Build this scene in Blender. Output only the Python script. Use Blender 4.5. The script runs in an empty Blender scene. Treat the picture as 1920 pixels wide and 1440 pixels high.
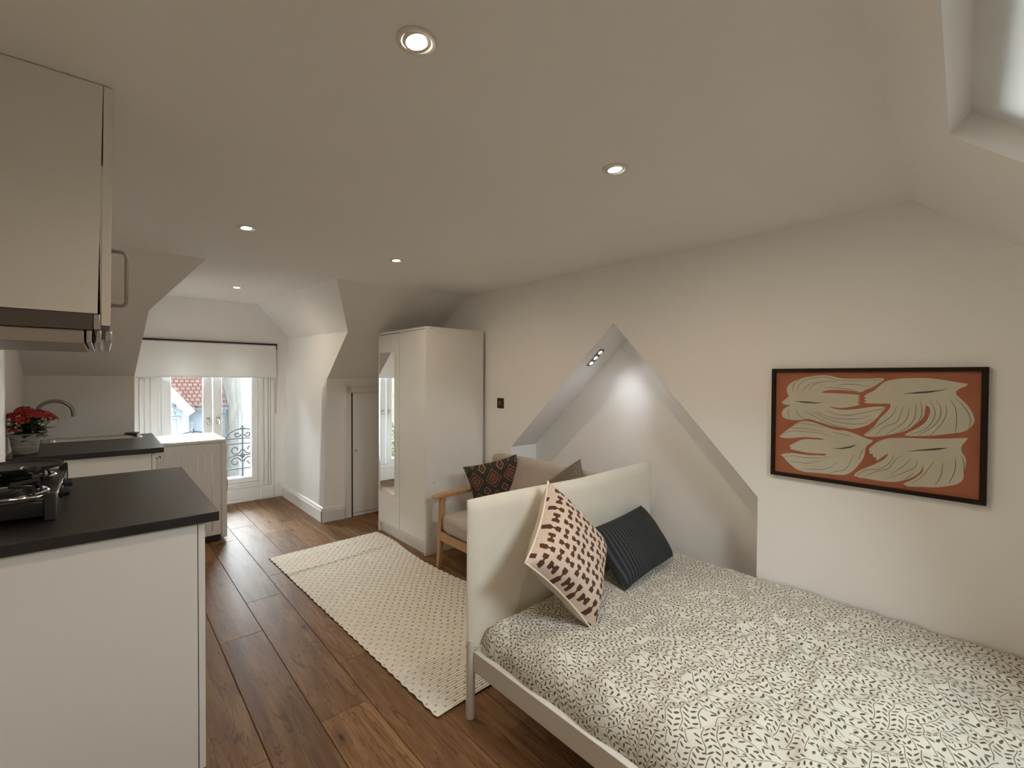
import bpy, bmesh, math, random
from math import sin, cos, pi, radians, sqrt, atan2
from mathutils import Vector, Matrix, noise

random.seed(7)
SC = bpy.context.scene
COL = SC.collection

# ---------------------------------------------------------------- camera
CAM_YAW, CAM_PITCH, CAM_ROLL = radians(41.65), radians(-0.87), radians(0.3)
CAM_H, CAM_F = 1.374, 862.0
_f = Vector((sin(CAM_YAW) * cos(CAM_PITCH), cos(CAM_YAW) * cos(CAM_PITCH), sin(CAM_PITCH)))
_r = Vector((cos(CAM_YAW), -sin(CAM_YAW), 0))
_u = _r.cross(_f)
_r2 = _r * cos(CAM_ROLL) + _u * sin(CAM_ROLL)
_u2 = _u * cos(CAM_ROLL) - _r * sin(CAM_ROLL)
cam_data = bpy.data.cameras.new('camera')
cam_data.sensor_fit = 'HORIZONTAL'
cam_data.sensor_width = 36.0
cam_data.lens = CAM_F / 1920 * 36
cam_data.clip_start = 0.02
cam = bpy.data.objects.new('camera', cam_data)
COL.objects.link(cam)
cam.matrix_world = Matrix(((_r2.x, _u2.x, -_f.x, 0), (_r2.y, _u2.y, -_f.y, 0), (_r2.z, _u2.z, -_f.z, CAM_H), (0, 0, 0, 1)))
SC.camera = cam

# ---------------------------------------------------------------- sky and exposure
WORLD_STRENGTH = 58.0
world = bpy.data.worlds.new('overcast_sky')
SC.world = world
world.use_nodes = True
bg = world.node_tree.nodes['Background']
bg.inputs['Color'].default_value = (0.885, 0.95, 1.0, 1)
bg.inputs['Strength'].default_value = WORLD_STRENGTH

SC.view_settings.view_transform = 'Standard'
SC.view_settings.look = 'None'
SC.view_settings.gamma = 1.0
SC.view_settings.use_curve_mapping = False
SC.view_settings.exposure = 0.0
SC.cycles.use_denoising = True
SC.cycles.adaptive_threshold = 0.02
SC.cycles.caustics_reflective = False
SC.cycles.caustics_refractive = False
SC.cycles.max_bounces = 9
SC.cycles.diffuse_bounces = 6
SC.cycles.sample_clamp_indirect = 20.0

DOWNLIGHT_W = 15.8
DOWNLIGHT_COL = (1.0, 0.815, 0.61)
NICHE_W = 2.2

def portal(name, loc, rot, sx, sy):
    d = bpy.data.lights.new(name, 'AREA')
    d.shape = 'RECTANGLE'; d.size = sx; d.size_y = sy
    d.cycles.is_portal = True
    o = bpy.data.objects.new(name, d)
    COL.objects.link(o); o.location = loc; o.rotation_euler = rot
    return o
# the two openings the daylight comes through
portal('window_portal', (0.856, 5.90, 0.95), (radians(-90), 0, 0), 1.0, 1.6)

# ---------------------------------------------------------------- mesh helpers
class MB:
    def __init__(self):
        self.v = []; self.f = []; self.m = []
    def add(self, vs, fs, mi=0):
        b = len(self.v)
        self.v += [tuple(p) for p in vs]
        self.f += [tuple(i + b for i in f) for f in fs]
        self.m += [mi] * len(fs)
        return self
    def box(self, x0, x1, y0, y1, z0, z1, mi=0):
        vs = [(x0, y0, z0), (x1, y0, z0), (x1, y1, z0), (x0, y1, z0), (x0, y0, z1), (x1, y0, z1), (x1, y1, z1), (x0, y1, z1)]
        return self.add(vs, [(3, 2, 1, 0), (4, 5, 6, 7), (0, 1, 5, 4), (1, 2, 6, 5), (2, 3, 7, 6), (3, 0, 4, 7)], mi)
    def obox(self, c, ax, ay, az, hx, hy, hz, mi=0):
        c, ax, ay, az = Vector(c), Vector(ax), Vector(ay), Vector(az)
        vs = []
        for sz in (-1, 1):
            for sx, sy in ((-1, -1), (1, -1), (1, 1), (-1, 1)):
                vs.append(c + ax * hx * sx + ay * hy * sy + az * hz * sz)
        return self.add(vs, [(3, 2, 1, 0), (4, 5, 6, 7), (0, 1, 5, 4), (1, 2, 6, 5), (2, 3, 7, 6), (3, 0, 4, 7)], mi)
    def bar(self, a, b, w, h, up=(0, 0, 1), mi=0):
        a, b = Vector(a), Vector(b)
        d = (b - a).normalized(); s = d.cross(Vector(up)).normalized(); u = s.cross(d)
        return self.obox((a + b) / 2, d, s, u, (b - a).length / 2, w / 2, h / 2, mi)
    def tube(self, pts, r, n=10, closed=False, mi=0):
        pts = [Vector(p) for p in pts]
        N = len(pts); vs = []; fs = []
        prev = None
        for i, p in enumerate(pts):
            if closed:
                t = pts[(i + 1) % N] - pts[i - 1]
            else:
                t = pts[min(i + 1, N - 1)] - pts[max(i - 1, 0)]
            t.normalize()
            if prev is None:
                a = Vector((0, 0, 1)) if abs(t.z) < .9 else Vector((1, 0, 0))
                s = t.cross(a).normalized()
            else:
                s = (prev - t * prev.dot(t)).normalized()
            prev = s
            u = s.cross(t)
            rr = r[i] if isinstance(r, (list, tuple)) else r
            for k in range(n):
                a = 2 * pi * k / n
                vs.append(p + (s * cos(a) + u * sin(a)) * rr)
        M = N if closed else N - 1
        for i in range(M):
            for k in range(n):
                j = (i + 1) % N
                fs.append((i * n + k, j * n + k, j * n + (k + 1) % n, i * n + (k + 1) % n))
        if not closed:
            fs.append(tuple(range(n))); fs.append(tuple(range((N - 1) * n, N * n))[::-1])
        return self.add(vs, fs, mi)
    def lathe(self, prof, c=(0, 0, 0), axis=(0, 0, 1), n=24, mi=0, caps=True):
        c = Vector(c); ax = Vector(axis).normalized()
        a = Vector((1, 0, 0)) if abs(ax.x) < .9 else Vector((0, 1, 0))
        s = ax.cross(a).normalized(); u = ax.cross(s)
        vs = []; fs = []
        for (r, z) in prof:
            for k in range(n):
                t = 2 * pi * k / n
                vs.append(c + ax * z + (s * cos(t) + u * sin(t)) * r)
        for i in range(len(prof) - 1):
            for k in range(n):
                fs.append((i * n + k, i * n + (k + 1) % n, (i + 1) * n + (k + 1) % n, (i + 1) * n + k))
        if caps:
            fs.append(tuple(range(n))[::-1]); fs.append(tuple(range((len(prof) - 1) * n, len(prof) * n)))
        return self.add(vs, fs, mi)
    def prism(self, pts, off, mi=0):
        n = len(pts); off = Vector(off)
        vs = [Vector(p) for p in pts] + [Vector(p) + off for p in pts]
        fs = [tuple(range(n))[::-1], tuple(range(n, 2 * n))]
        for i in range(n):
            j = (i + 1) % n
            fs.append((i, j, n + j, n + i))
        return self.add(vs, fs, mi)
    def build(self, name, mats, parent=None, smooth=False, bevel=0, seg=2, tri=True):
        me = bpy.data.meshes.new(name)
        bm = bmesh.new()
        vv = [bm.verts.new(p) for p in self.v]
        for f, mi in zip(self.f, self.m):
            try:
                fc = bm.faces.new([vv[i] for i in f]); fc.material_index = mi
            except ValueError:
                pass
        bmesh.ops.recalc_face_normals(bm, faces=bm.faces[:])
        if tri:
            big = [f for f in bm.faces if len(f.verts) > 4]
            if big:
                bmesh.ops.triangulate(bm, faces=big)
        bm.to_mesh(me); bm.free()
        return link(name, me, mats, parent, smooth, bevel, seg)

def link(name, me, mats, parent=None, smooth=False, bevel=0, seg=2):
    o = bpy.data.objects.new(name, me)
    COL.objects.link(o)
    for m in (mats if isinstance(mats, (list, tuple)) else [mats]):
        me.materials.append(m)
    if smooth:
        me.shade_smooth()
        if smooth != True:
            me.set_sharp_from_angle(angle=radians(smooth))
    if bevel:
        b = o.modifiers.new('bevel', 'BEVEL')
        b.width = bevel; b.segments = seg; b.limit_method = 'ANGLE'; b.angle_limit = radians(40)
        me.shade_smooth(); me.set_sharp_from_angle(angle=radians(30))
        b.harden_normals = False
    if parent:
        adopt(o, parent)
    return o

def adopt(o, parent):
    o.parent = parent
    p = Matrix.Identity(4); q = parent
    chain = []
    while q:
        chain.append(q); q = q.parent
    for q in reversed(chain):
        p = p @ q.matrix_parent_inverse @ q.matrix_basis if q.parent else q.matrix_basis.copy()
    o.matrix_parent_inverse = p.inverted()

def tag(o, label, cat, group=None):
    o['label'] = label; o['category'] = cat
    if group: o['group'] = group
    return o
def thing(name, label, cat, loc, group=None):
    o = bpy.data.objects.new(name, None)
    COL.objects.link(o); o.location = loc; o.empty_display_size = .1
    return tag(o, label, cat, group)
def struct(o, label=None):
    o['kind'] = 'structure'
    if label: o['label'] = label
    return o
def part(o, label):
    o['label'] = label; return o
def copy_part(o, parent, delta=(0, 0, 0)):
    c = o.copy(); COL.objects.link(c); c.parent = parent
    c.location = o.location + Vector(delta)
    return c

# ---------------------------------------------------------------- material helpers
class NT:
    def __init__(self, name):
        self.mat = bpy.data.materials.new(name); self.mat.use_nodes = True
        self.t = self.mat.node_tree
        self.b = self.t.nodes['Principled BSDF']
    def node(self, typ, **kw):
        n = self.t.nodes.new(typ)
        for k, v in kw.items(): setattr(n, k, v)
        return n
    def put(self, sock, v):
        if v is None: return
        if isinstance(v, bpy.types.NodeSocket): self.t.links.new(v, sock)
        else: sock.default_value = v
    def m(self, op, a, b=None, c=None, clamp=False):
        n = self.node('ShaderNodeMath', operation=op); n.use_clamp = clamp
        for s, v in zip(n.inputs, (a, b, c)): self.put(s, v)
        return n.outputs[0]
    def vm(self, op, a, b=None, out=0):
        n = self.node('ShaderNodeVectorMath', operation=op)
        for s, v in zip(n.inputs, (a, b)): self.put(s, v)
        return n.outputs[out]
    def obj(self): return self.node('ShaderNodeTexCoord').outputs['Object']
    def pos(self): return self.node('ShaderNodeNewGeometry').outputs['Position']
    def sep(self, v):
        n = self.node('ShaderNodeSeparateXYZ'); self.put(n.inputs[0], v); return n.outputs
    def comb(self, x, y, z=0.0):
        n = self.node('ShaderNodeCombineXYZ')
        for s, v in zip(n.inputs, (x, y, z)): self.put(s, v)
        return n.outputs[0]
    def noise(self, vec, scale, detail=2.0, rough=.5, out=0, dist=0.0):
        n = self.node('ShaderNodeTexNoise')
        self.put(n.inputs['Vector'], vec)
        n.inputs['Scale'].default_value = scale; n.inputs['Detail'].default_value = detail
        n.inputs['Roughness'].default_value = rough; n.inputs['Distortion'].default_value = dist
        return n.outputs[out]
    def ramp(self, fac, stops, interp='LINEAR'):
        n = self.node('ShaderNodeValToRGB'); r = n.color_ramp; r.interpolation = interp
        while len(r.elements) < len(stops): r.elements.new(.5)
        for e, (p, c) in zip(r.elements, stops):
            e.position = p; e.color = (c[0], c[1], c[2], 1)
        self.put(n.inputs[0], fac); return n.outputs[0]
    def mix(self, fac, a, b, blend='MIX'):
        n = self.node('ShaderNodeMix', data_type='RGBA', blend_type=blend)
        self.put(n.inputs[0], fac)
        for s, v in ((n.inputs[6], a), (n.inputs[7], b)):
            self.put(s, v if isinstance(v, bpy.types.NodeSocket) else (v[0], v[1], v[2], 1))
        return n.outputs[2]
    def col(self, v): self.put(self.b.inputs['Base Color'], v if isinstance(v, bpy.types.NodeSocket) else (v[0], v[1], v[2], 1)); return self
    def set(self, **kw):
        for k, v in kw.items(): self.put(self.b.inputs[k.replace('_', ' ')], v)
        return self
    def bump(self, h, strength=.3, dist=.002):
        n = self.node('ShaderNodeBump'); n.inputs['Strength'].default_value = strength
        n.inputs['Distance'].default_value = dist
        self.put(n.inputs['Height'], h); self.put(self.b.inputs['Normal'], n.outputs[0]); return self

def simple(name, c, rough=.5, metal=0.0, spec=.5, nscale=0, namp=0.0, bump=0.0, bscale=200, bdist=.001):
    """a plain material with slight tonal variation and fine relief"""
    t = NT(name)
    t.set(Roughness=rough, Metallic=metal); t.b.inputs['Specular IOR Level'].default_value = spec
    if namp:
        f = t.noise(t.pos(), nscale, 3)
        a = [max(0, x * (1 - namp)) for x in c]; b = [min(1, x * (1 + namp)) for x in c]
        t.col(t.ramp(f, [(.3, a), (.7, b)]))
    else:
        t.col(c)
    if bump: t.bump(t.noise(t.pos(), bscale, 2), bump, bdist)
    return t.mat
def emitter(name, c, strength):
    t = NT(name); t.col((1, 1, 1))
    t.b.inputs['Emission Color'].default_value = (*c, 1); t.b.inputs['Emission Strength'].default_value = strength
    return t.mat
def glass(name, tint=(.97, .99, .98), refl=.07):
    t = NT(name); nt = t.t
    nt.nodes.remove(t.b)
    tr = t.node('ShaderNodeBsdfTransparent'); tr.inputs[0].default_value = (*tint, 1)
    gl = t.node('ShaderNodeBsdfGlossy'); gl.inputs['Roughness'].default_value = .02
    fr = t.node('ShaderNodeFresnel'); fr.inputs[0].default_value = 1.45
    mx = t.node('ShaderNodeMixShader')
    nt.links.new(fr.outputs[0], mx.inputs[0]); nt.links.new(tr.outputs[0], mx.inputs[1]); nt.links.new(gl.outputs[0], mx.inputs[2])
    nt.links.new(mx.outputs[0], nt.nodes['Material Output'].inputs[0])
    return t.mat
def weave(t, vec, s1=900, amp=.3, dist=.0006):
    n = t.noise(vec, s1, 1); t.bump(n, amp, dist)

M = {}
M['paint'] = simple('wall_paint', (.875, .865, .845), .75, nscale=1.5, namp=.012, bump=.12, bscale=240, bdist=.0006)
M['ceil'] = simple('ceiling_paint', (.885, .875, .855), .8, nscale=1.2, namp=.012, bump=.1, bscale=200, bdist=.0006)
M['gloss'] = simple('white_gloss_woodwork', (.80, .795, .78), .35, nscale=3, namp=.01)
M['upvc'] = simple('white_plastic_frame', (.82, .83, .83), .3)
M['melamine'] = simple('white_melamine', (.78, .765, .735), .38, bump=.04, bscale=500, bdist=.0003)
M['kitchen'] = simple('white_kitchen_board', (.77, .755, .72), .42, bump=.04, bscale=500, bdist=.0003)
M['mirror'] = simple('mirror_glass', (.92, .93, .93), .01, 1.0)
M['steel'] = simple('brushed_steel', (.55, .54, .52), .28, 1.0, bump=.05, bscale=300, bdist=.0003)
M['nickel'] = simple('satin_nickel', (.30, .28, .255), .35, 1.0)
M['chrome'] = simple('chrome', (.75, .75, .74), .08, 1.0)
M['hoodmetal'] = simple('grey_hood_metal', (.13, .12, .105), .45, .6)
M['black'] = simple('black_enamel', (.012, .012, .012), .25)
M['blackmat'] = simple('matt_black', (.016, .015, .015), .55)
M['darkgap'] = simple('dark_gap', (.03, .027, .025), .8)
M['fixture'] = simple('dark_grey_fixture', (.16, .155, .145), .5)
M['iron'] = simple('painted_iron', (.018, .021, .024), .7, spec=.05)
M['glass'] = glass('window_glass')
def blind_cloth(name='roller_blind_fabric', f=.10):
    t = NT(name); t.col((.80, .80, .79)).set(Roughness=.85)
    t.bump(t.noise(t.pos(), 900, 1), .1, .0003)
    tl = t.node('ShaderNodeBsdfTranslucent'); tl.inputs[0].default_value = (.8, .8, .78, 1)
    mx = t.node('ShaderNodeMixShader'); mx.inputs[0].default_value = f
    t.t.links.new(t.b.outputs[0], mx.inputs[1]); t.t.links.new(tl.outputs[0], mx.inputs[2])
    t.t.links.new(mx.outputs[0], t.t.nodes['Material Output'].inputs[0])
    return t.mat
M['blind'] = blind_cloth()
M['roofblind'] = blind_cloth('roof_blind_fabric', .14)
M['washer'] = simple('white_enamel', (.74, .73, .71), .3)
M['screw'] = simple('screw_cap', (.32, .30, .27), .5)

def oak():
    t = NT('light_oak'); p = t.obj(); x = t.sep(p)
    v = t.comb(t.m('MULTIPLY', x[0], 14), t.m('MULTIPLY', x[1], 14), t.m('MULTIPLY', x[2], 14))
    n = t.noise(v, 1.6, 6, .6, dist=1.5)
    t.col(t.ramp(n, [(.3, (.36, .20, .085)), (.55, (.46, .27, .125)), (.8, (.30, .165, .07))])).set(Roughness=.45)
    return t.mat
M['oak'] = oak()

def floor_wood():
    t = NT('oak_laminate')
    p = t.pos(); info = t.node('ShaderNodeObjectInfo'); rnd = info.outputs['Random']
    x = t.sep(p)
    off = t.m('MULTIPLY', rnd, 37.0)
    v = t.comb(t.m('ADD', t.m('MULTIPLY', x[0], 7.0), off), t.m('ADD', t.m('MULTIPLY', x[1], .9), off), off)
    big = t.noise(v, 1.3, 3, .55, dist=1.6)
    v2 = t.comb(t.m('ADD', t.m('MULTIPLY', x[0], 60.0), off), t.m('MULTIPLY', x[1], 3.0), off)
    fine = t.noise(v2, 1.6, 5, .65, dist=.6)
    c = t.ramp(big, [(.22, (.120, .056, .023)), (.42, (.195, .098, .040)), (.58, (.260, .137, .059)), (.78, (.315, .176, .079))])
    c = t.mix(t.ramp(fine, [(.35, (.42,) * 3), (.65, (0,) * 3)]), c, (.075, .036, .018))
    # knots
    kv = t.comb(t.m('ADD', t.m('MULTIPLY', x[0], 4.2), off), t.m('ADD', t.m('MULTIPLY', x[1], 1.5), off), 0.0)
    vo = t.node('ShaderNodeTexVoronoi', voronoi_dimensions='2D'); t.put(vo.inputs['Vector'], kv); vo.inputs['Scale'].default_value = 1.0
    kn = t.ramp(vo.outputs['Distance'], [(.015, (.95,) * 3), (.05, (.35,) * 3), (.13, (0,) * 3)])
    gate = t.m('GREATER_THAN', t.sep(vo.outputs['Color'])[0], .55)
    c = t.mix(t.m('MULTIPLY', kn, gate), c, (.028, .014, .008))
    # dark cracks along the grain
    v3 = t.comb(t.m('ADD', t.m('MULTIPLY', x[0], 9.0), off), t.m('MULTIPLY', x[1], .8), off)
    cr = t.noise(v3, 2.2, 2, .5, dist=2.0)
    cr = t.m('ABSOLUTE', t.m('SUBTRACT', cr, .5))
    c = t.mix(t.ramp(cr, [(.0, (.7,) * 3), (.022, (0,) * 3)]), c, (.05, .022, .010))
    br = t.m('MULTIPLY_ADD', rnd, .4, .8)
    c = t.mix(1.0, c, t.comb(br, br, br), 'MULTIPLY')
    t.col(c).set(Roughness=t.m('MULTIPLY_ADD', fine, .16, .39)); t.b.inputs['Specular IOR Level'].default_value = .20
    t.bump(fine, .12, .0008)
    return t.mat
M['floor'] = floor_wood()
M['subfloor'] = simple('dark_underlay', (.03, .02, .012), .9)

def worktop():
    t = NT('dark_worktop_laminate'); p = t.pos(); x = t.sep(p)
    v = t.comb(t.m('MULTIPLY', x[0], 3.0), t.m('MULTIPLY', x[1], 40.0), x[2])
    n = t.noise(v, 3, 5, .65)
    t.col(t.ramp(n, [(.3, (.011, .0098, .0088)), (.7, (.020, .018, .016))])).set(Roughness=.38).bump(n, .08, .0005)
    return t.mat
M['worktop'] = worktop()

def canvas(name, c, amp=.05, fold=0.0):
    t = NT(name); p = t.obj()
    n = t.noise(p, 12, 3)
    t.col(t.ramp(n, [(.3, [k * (1 - amp) for k in c]), (.7, [min(1, k * (1 + amp)) for k in c])])).set(Roughness=.9)
    t.b.inputs['Sheen Weight'].default_value = .15
    x = t.sep(p)
    w = t.m('ADD', t.m('SINE', t.m('MULTIPLY', x[0], 3500)), t.m('SINE', t.m('MULTIPLY', x[2], 3500)))
    h = t.m('MULTIPLY_ADD', w, .1, t.m('MULTIPLY', t.noise(p, 5, 3), fold))
    t.bump(h, .35, .003)
    return t.mat
M['headboard'] = canvas('cream_cotton_cover', (.76, .71, .62), .03, .8)
M['seat'] = canvas('beige_upholstery', (.42, .355, .29), .04, .1)
M['bedmetal'] = simple('warm_white_bed_enamel', (.66, .63, .57), .4)

def sheet():
    t = NT('leaf_print_cotton'); p0 = t.obj(); x = t.sep(p0)
    p2 = t.comb(t.m('ADD', x[0], x[2]), x[1], 0.0)
    d = t.noise(p2, 5.5, 2, out=1)
    p = t.vm('ADD', p2, t.vm('MULTIPLY', t.vm('SUBTRACT', d, (.5, .5, .5)), (.052, .052, 0)))
    vo = t.node('ShaderNodeTexVoronoi', voronoi_dimensions='2D'); t.put(vo.inputs['Vector'], p); vo.inputs['Scale'].default_value = 10.5
    rel = t.vm('SUBTRACT', p, vo.outputs['Position'])
    ang = t.m('MULTIPLY', t.sep(vo.outputs['Color'])[0], 2 * pi)
    r = t.sep(rel); ca = t.m('COSINE', ang); sa = t.m('SINE', ang)
    u = t.m('ADD', t.m('MULTIPLY', r[0], ca), t.m('MULTIPLY', r[1], sa))
    v = t.m('SUBTRACT', t.m('MULTIPLY', r[1], ca), t.m('MULTIPLY', r[0], sa))
    u = t.m('MULTIPLY_ADD', t.m('SINE', t.m('MULTIPLY', v, 85.0)), .0028, u)
    w, s = .0365, .0192
    ui = t.m('ADD', t.m('DIVIDE', u, w), .5)
    colm = t.m('FLOOR', ui)
    lx = t.m('MULTIPLY', t.m('SUBTRACT', t.m('FRACT', ui), .5), w)
    ax = t.m('ABSOLUTE', lx)
    stem = t.m('LESS_THAN', ax, .00115)
    vv = t.m('ADD', t.m('DIVIDE', v, s), t.m('MULTIPLY_ADD', t.m('SIGN', lx), .25, t.m('MULTIPLY', colm, .37)))
    ly = t.m('MULTIPLY', t.m('SUBTRACT', t.m('FRACT', vv), .5), s)
    a = radians(43); L, W = .0208, .0030
    qx = t.m('SUBTRACT', ax, .0006); qy = t.m('ADD', ly, .0078)
    pa = t.m('ADD', t.m('MULTIPLY', qx, cos(a)), t.m('MULTIPLY', qy, sin(a)))
    qa = t.m('SUBTRACT', t.m('MULTIPLY', qy, cos(a)), t.m('MULTIPLY', qx, sin(a)))
    e1 = t.m('DIVIDE', t.m('SUBTRACT', pa, L * .62), L * .40)
    # leaf blade is broader towards its tip
    e2 = t.m('DIVIDE', qa, t.m('MULTIPLY_ADD', e1, .0006, W))
    leaf = t.m('LESS_THAN', t.m('ADD', t.m('MULTIPLY', e1, e1), t.m('MULTIPLY', e2, e2)), 1.0)
    hs_ = t.m('FRACT', t.m('MULTIPLY', t.m('SINE', t.m('ADD', t.m('MULTIPLY_ADD', t.m('FLOOR', vv), 12.9898, t.m('MULTIPLY', colm, 78.233)), t.m('MULTIPLY_ADD', t.m('SIGN', lx), 3.7, ang))), 437.585))
    leaf = t.m('MULTIPLY', leaf, t.m('GREATER_THAN', hs_, .16))
    ink = t.ramp(t.noise(p2, 30, 2), [(.35, (.075, .062, .036)), (.65, (.13, .108, .066))])
    c = t.mix(t.m('MULTIPLY', stem, .95), (.645, .615, .545), (.15, .122, .072))
    c = t.mix(leaf, c, ink)
    t.col(c).set(Roughness=.85)
    t.bump(t.m('ADD', t.noise(p0, 700, 1), t.m('MULTIPLY', t.noise(p0, 35, 2), 2.0)), .25, .0015)
    return t.mat
M['sheet'] = sheet()

def bowtie():
    t = NT('bow_tie_print_linen'); x = t.sep(t.obj()); cell = .0490
    dn = t.sep(t.noise(t.obj(), 14, 1, out=1))
    gx = t.m('DIVIDE', t.m('MULTIPLY_ADD', dn[0], .008, x[0]), cell); gy = t.m('DIVIDE', t.m('MULTIPLY_ADD', dn[1], .008, x[1]), cell)
    ck = t.m('MODULO', t.m('ABSOLUTE', t.m('ADD', t.m('FLOOR', gx), t.m('FLOOR', gy))), 2.0)
    fx = t.m('SUBTRACT', t.m('FRACT', gx), .5); fy = t.m('SUBTRACT', t.m('FRACT', gy), .5)
    ik = t.m('SUBTRACT', 1.0, ck)
    a = t.m('ABSOLUTE', t.m('ADD', t.m('MULTIPLY', fx, ck), t.m('MULTIPLY', fy, ik)))
    b = t.m('ABSOLUTE', t.m('ADD', t.m('MULTIPLY', fy, ck), t.m('MULTIPLY', fx, ik)))
    hw = t.m('MINIMUM', t.m('MAXIMUM', t.m('MULTIPLY_ADD', a, 1.5, -.02), .075), .22)
    tie = t.m('MULTIPLY', t.m('LESS_THAN', b, hw), t.m('LESS_THAN', a, .455))
    base = t.ramp(t.noise(t.obj(), 300, 1), [(.3, (.54, .42, .33)), (.7, (.68, .56, .46))])
    t.col(t.mix(tie, base, (.085, .026, .016))).set(Roughness=.9)
    weave(t, t.obj(), 700, .3)
    return t.mat
M['bowtie'] = bowtie()
M['creamback'] = canvas('cream_cushion_back', (.62, .53, .38), .03, .2)
M['piping'] = simple('ivory_piping', (.74, .69, .59), .8)

def stripes():
    t = NT('dark_striped_cloth'); x = t.sep(t.obj())
    f = t.m('FRACT', t.m('DIVIDE', x[0], .0205))
    c = t.ramp(f, [(.0, (.010, .012, .014)), (.55, (.010, .012, .014)), (.60, (.072, .080, .088)), (.70, (.022, .026, .030)), (.80, (.085, .092, .098)), (.86, (.012, .014, .016))])
    t.col(c).set(Roughness=.85); weave(t, t.obj(), 800, .3)
    return t.mat
M['stripes'] = stripes()

def kilim():
    t = NT('woven_diamond_kilim'); x = t.sep(t.obj()); cell = .132
    gx = t.m('DIVIDE', t.m('ADD', x[0], t.m('MULTIPLY', x[1], .8)), cell); gy = t.m('DIVIDE', t.m('SUBTRACT', t.m('MULTIPLY', x[1], .8), x[0]), cell)
    row = t.m('FLOOR', gy)
    fx = t.m('SUBTRACT', t.m('FRACT', gx), .5); fy = t.m('SUBTRACT', t.m('FRACT', gy), .5)
    d = t.m('MULTIPLY', t.m('MAXIMUM', t.m('ABSOLUTE', fx), t.m('ABSOLUTE', fy)), 2.0)
    teeth = t.m('MULTIPLY', t.m('SINE', t.m('MULTIPLY', t.m('ADD', fx, fy), 75.0)), t.m('SINE', t.m('MULTIPLY', t.m('SUBTRACT', fx, fy), 75.0)))
    d = t.m('MULTIPLY_ADD', teeth, .035, d)
    A = t.ramp(d, [(0, (.12, .02, .014)), (.14, (.30, .16, .10)), (.24, (.05, .014, .012)), (.40, (.25, .13, .085)), (.54, (.12, .022, .018)), (.70, (.020, .018, .014)), (.78, (.22, .105, .07)), (.92, (.030, .020, .014))], 'CONSTANT')
    B = t.ramp(d, [(0, (.20, .05, .02)), (.16, (.035, .012, .012)), (.30, (.27, .17, .12)), (.44, (.025, .02, .022)), (.62, (.042, .042, .022)), (.86, (.03, .032, .018))], 'CONSTANT')
    ck = t.m('MODULO', t.m('ABSOLUTE', t.m('ADD', t.m('FLOOR', gx), row)), 2.0)
    t.col(t.mix(ck, A, B)).set(Roughness=.95)
    weave(t, t.obj(), 420, .8, .0015)
    return t.mat
M['kilim'] = kilim()
def boucle():
    t = NT('brown_boucle'); n = t.noise(t.obj(), 110, 4, .7)
    t.col(t.ramp(n, [(.3, (.055, .040, .030)), (.5, (.15, .115, .088)), (.75, (.27, .215, .165))])).set(Roughness=.95).bump(n, .8, .004)
    return t.mat
M['boucle'] = boucle()

def rug():
    t = NT('cream_woven_rug'); p = t.obj(); x = t.sep(p)
    rs, cs = .0150, .050
    wob = t.m('MULTIPLY', t.m('SUBTRACT', t.noise(p, 6, 2), .5), .010)
    yy = t.m('DIVIDE', t.m('ADD', x[1], wob), rs)
    row = t.m('FLOOR', yy); fy = t.m('SUBTRACT', t.m('FRACT', yy), .5)
    rib = t.m('COSINE', t.m('MULTIPLY', fy, 2 * pi))
    on = t.m('COMPARE', t.m('MODULO', t.m('ADD', row, 400.0), 2.0), 0.0, .2)
    xs = t.m('ADD', t.m('DIVIDE', x[0], cs), t.m('MULTIPLY', t.m('MODULO', t.m('FLOOR', t.m('DIVIDE', t.m('ADD', row, 400.0), 2.0)), 2.0), .5))
    hsh = t.m('FRACT', t.m('MULTIPLY', t.m('SINE', t.m('MULTIPLY_ADD', row, 12.9898, t.m('MULTIPLY', t.m('FLOOR', xs), 78.233))), 43758.5))
    fx = t.m('ABSOLUTE', t.m('SUBTRACT', t.m('SUBTRACT', t.m('FRACT', xs), .5), t.m('MULTIPLY_ADD', hsh, .22, -.11)))
    e = t.m('ADD', t.m('POWER', t.m('DIVIDE', fx, t.m('MULTIPLY_ADD', hsh, .07, .11)), 2.0), t.m('POWER', t.m('DIVIDE', fy, .36), 2.0))
    # the dashes are darker towards the sofa side and fade towards the kitchen side
    fade = t.m('MULTIPLY_ADD', t.noise(p, 2.2, 2), .5, t.m('MULTIPLY_ADD', x[0], .8, .68), clamp=True)
    dot = t.m('MULTIPLY', t.m('MULTIPLY', t.m('LESS_THAN', e, 1.0), on), t.m('MULTIPLY', fade, t.m('MULTIPLY_ADD', hsh, -.45, 1.1)), clamp=True)
    base = t.ramp(t.noise(p, 40, 3), [(.3, (.77, .70, .585)), (.7, (.86, .805, .70))])
    base = t.mix(t.m('MULTIPLY_ADD', rib, -.07, .07), base, (.30, .25, .18))  # shade in the grooves between ribs is painted into the base colour
    t.col(t.mix(dot, base, (.115, .08, .048))).set(Roughness=.95)
    h = t.m('ADD', t.m('MULTIPLY', rib, .6), t.m('MULTIPLY', t.noise(p, 120, 2), .5))
    t.bump(h, .7, .0035)
    return t.mat
M['rug'] = rug()
M['rugedge'] = simple('rug_edge_binding', (.10, .06, .04), .9)

# ================================================================ the room
XL, XR = -0.387, 2.42          # left and right wall
ZC = 2.086                     # flat ceiling
YF = 3.345                     # where the far slope starts
YW = 5.66                      # dormer window wall
YN = -0.70                     # low wall behind the camera
# near slope: its crease is turned a little against the room
def crease_y(x): return .225 + (x - 1.063) * .0661
NSL = .85
def near_z(x, y): return ZC - (crease_y(x) - y) * NSL

def slab(name, pts, off, mat, parent=None):
    return MB().prism(pts, off).build(name, mat, parent)

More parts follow.
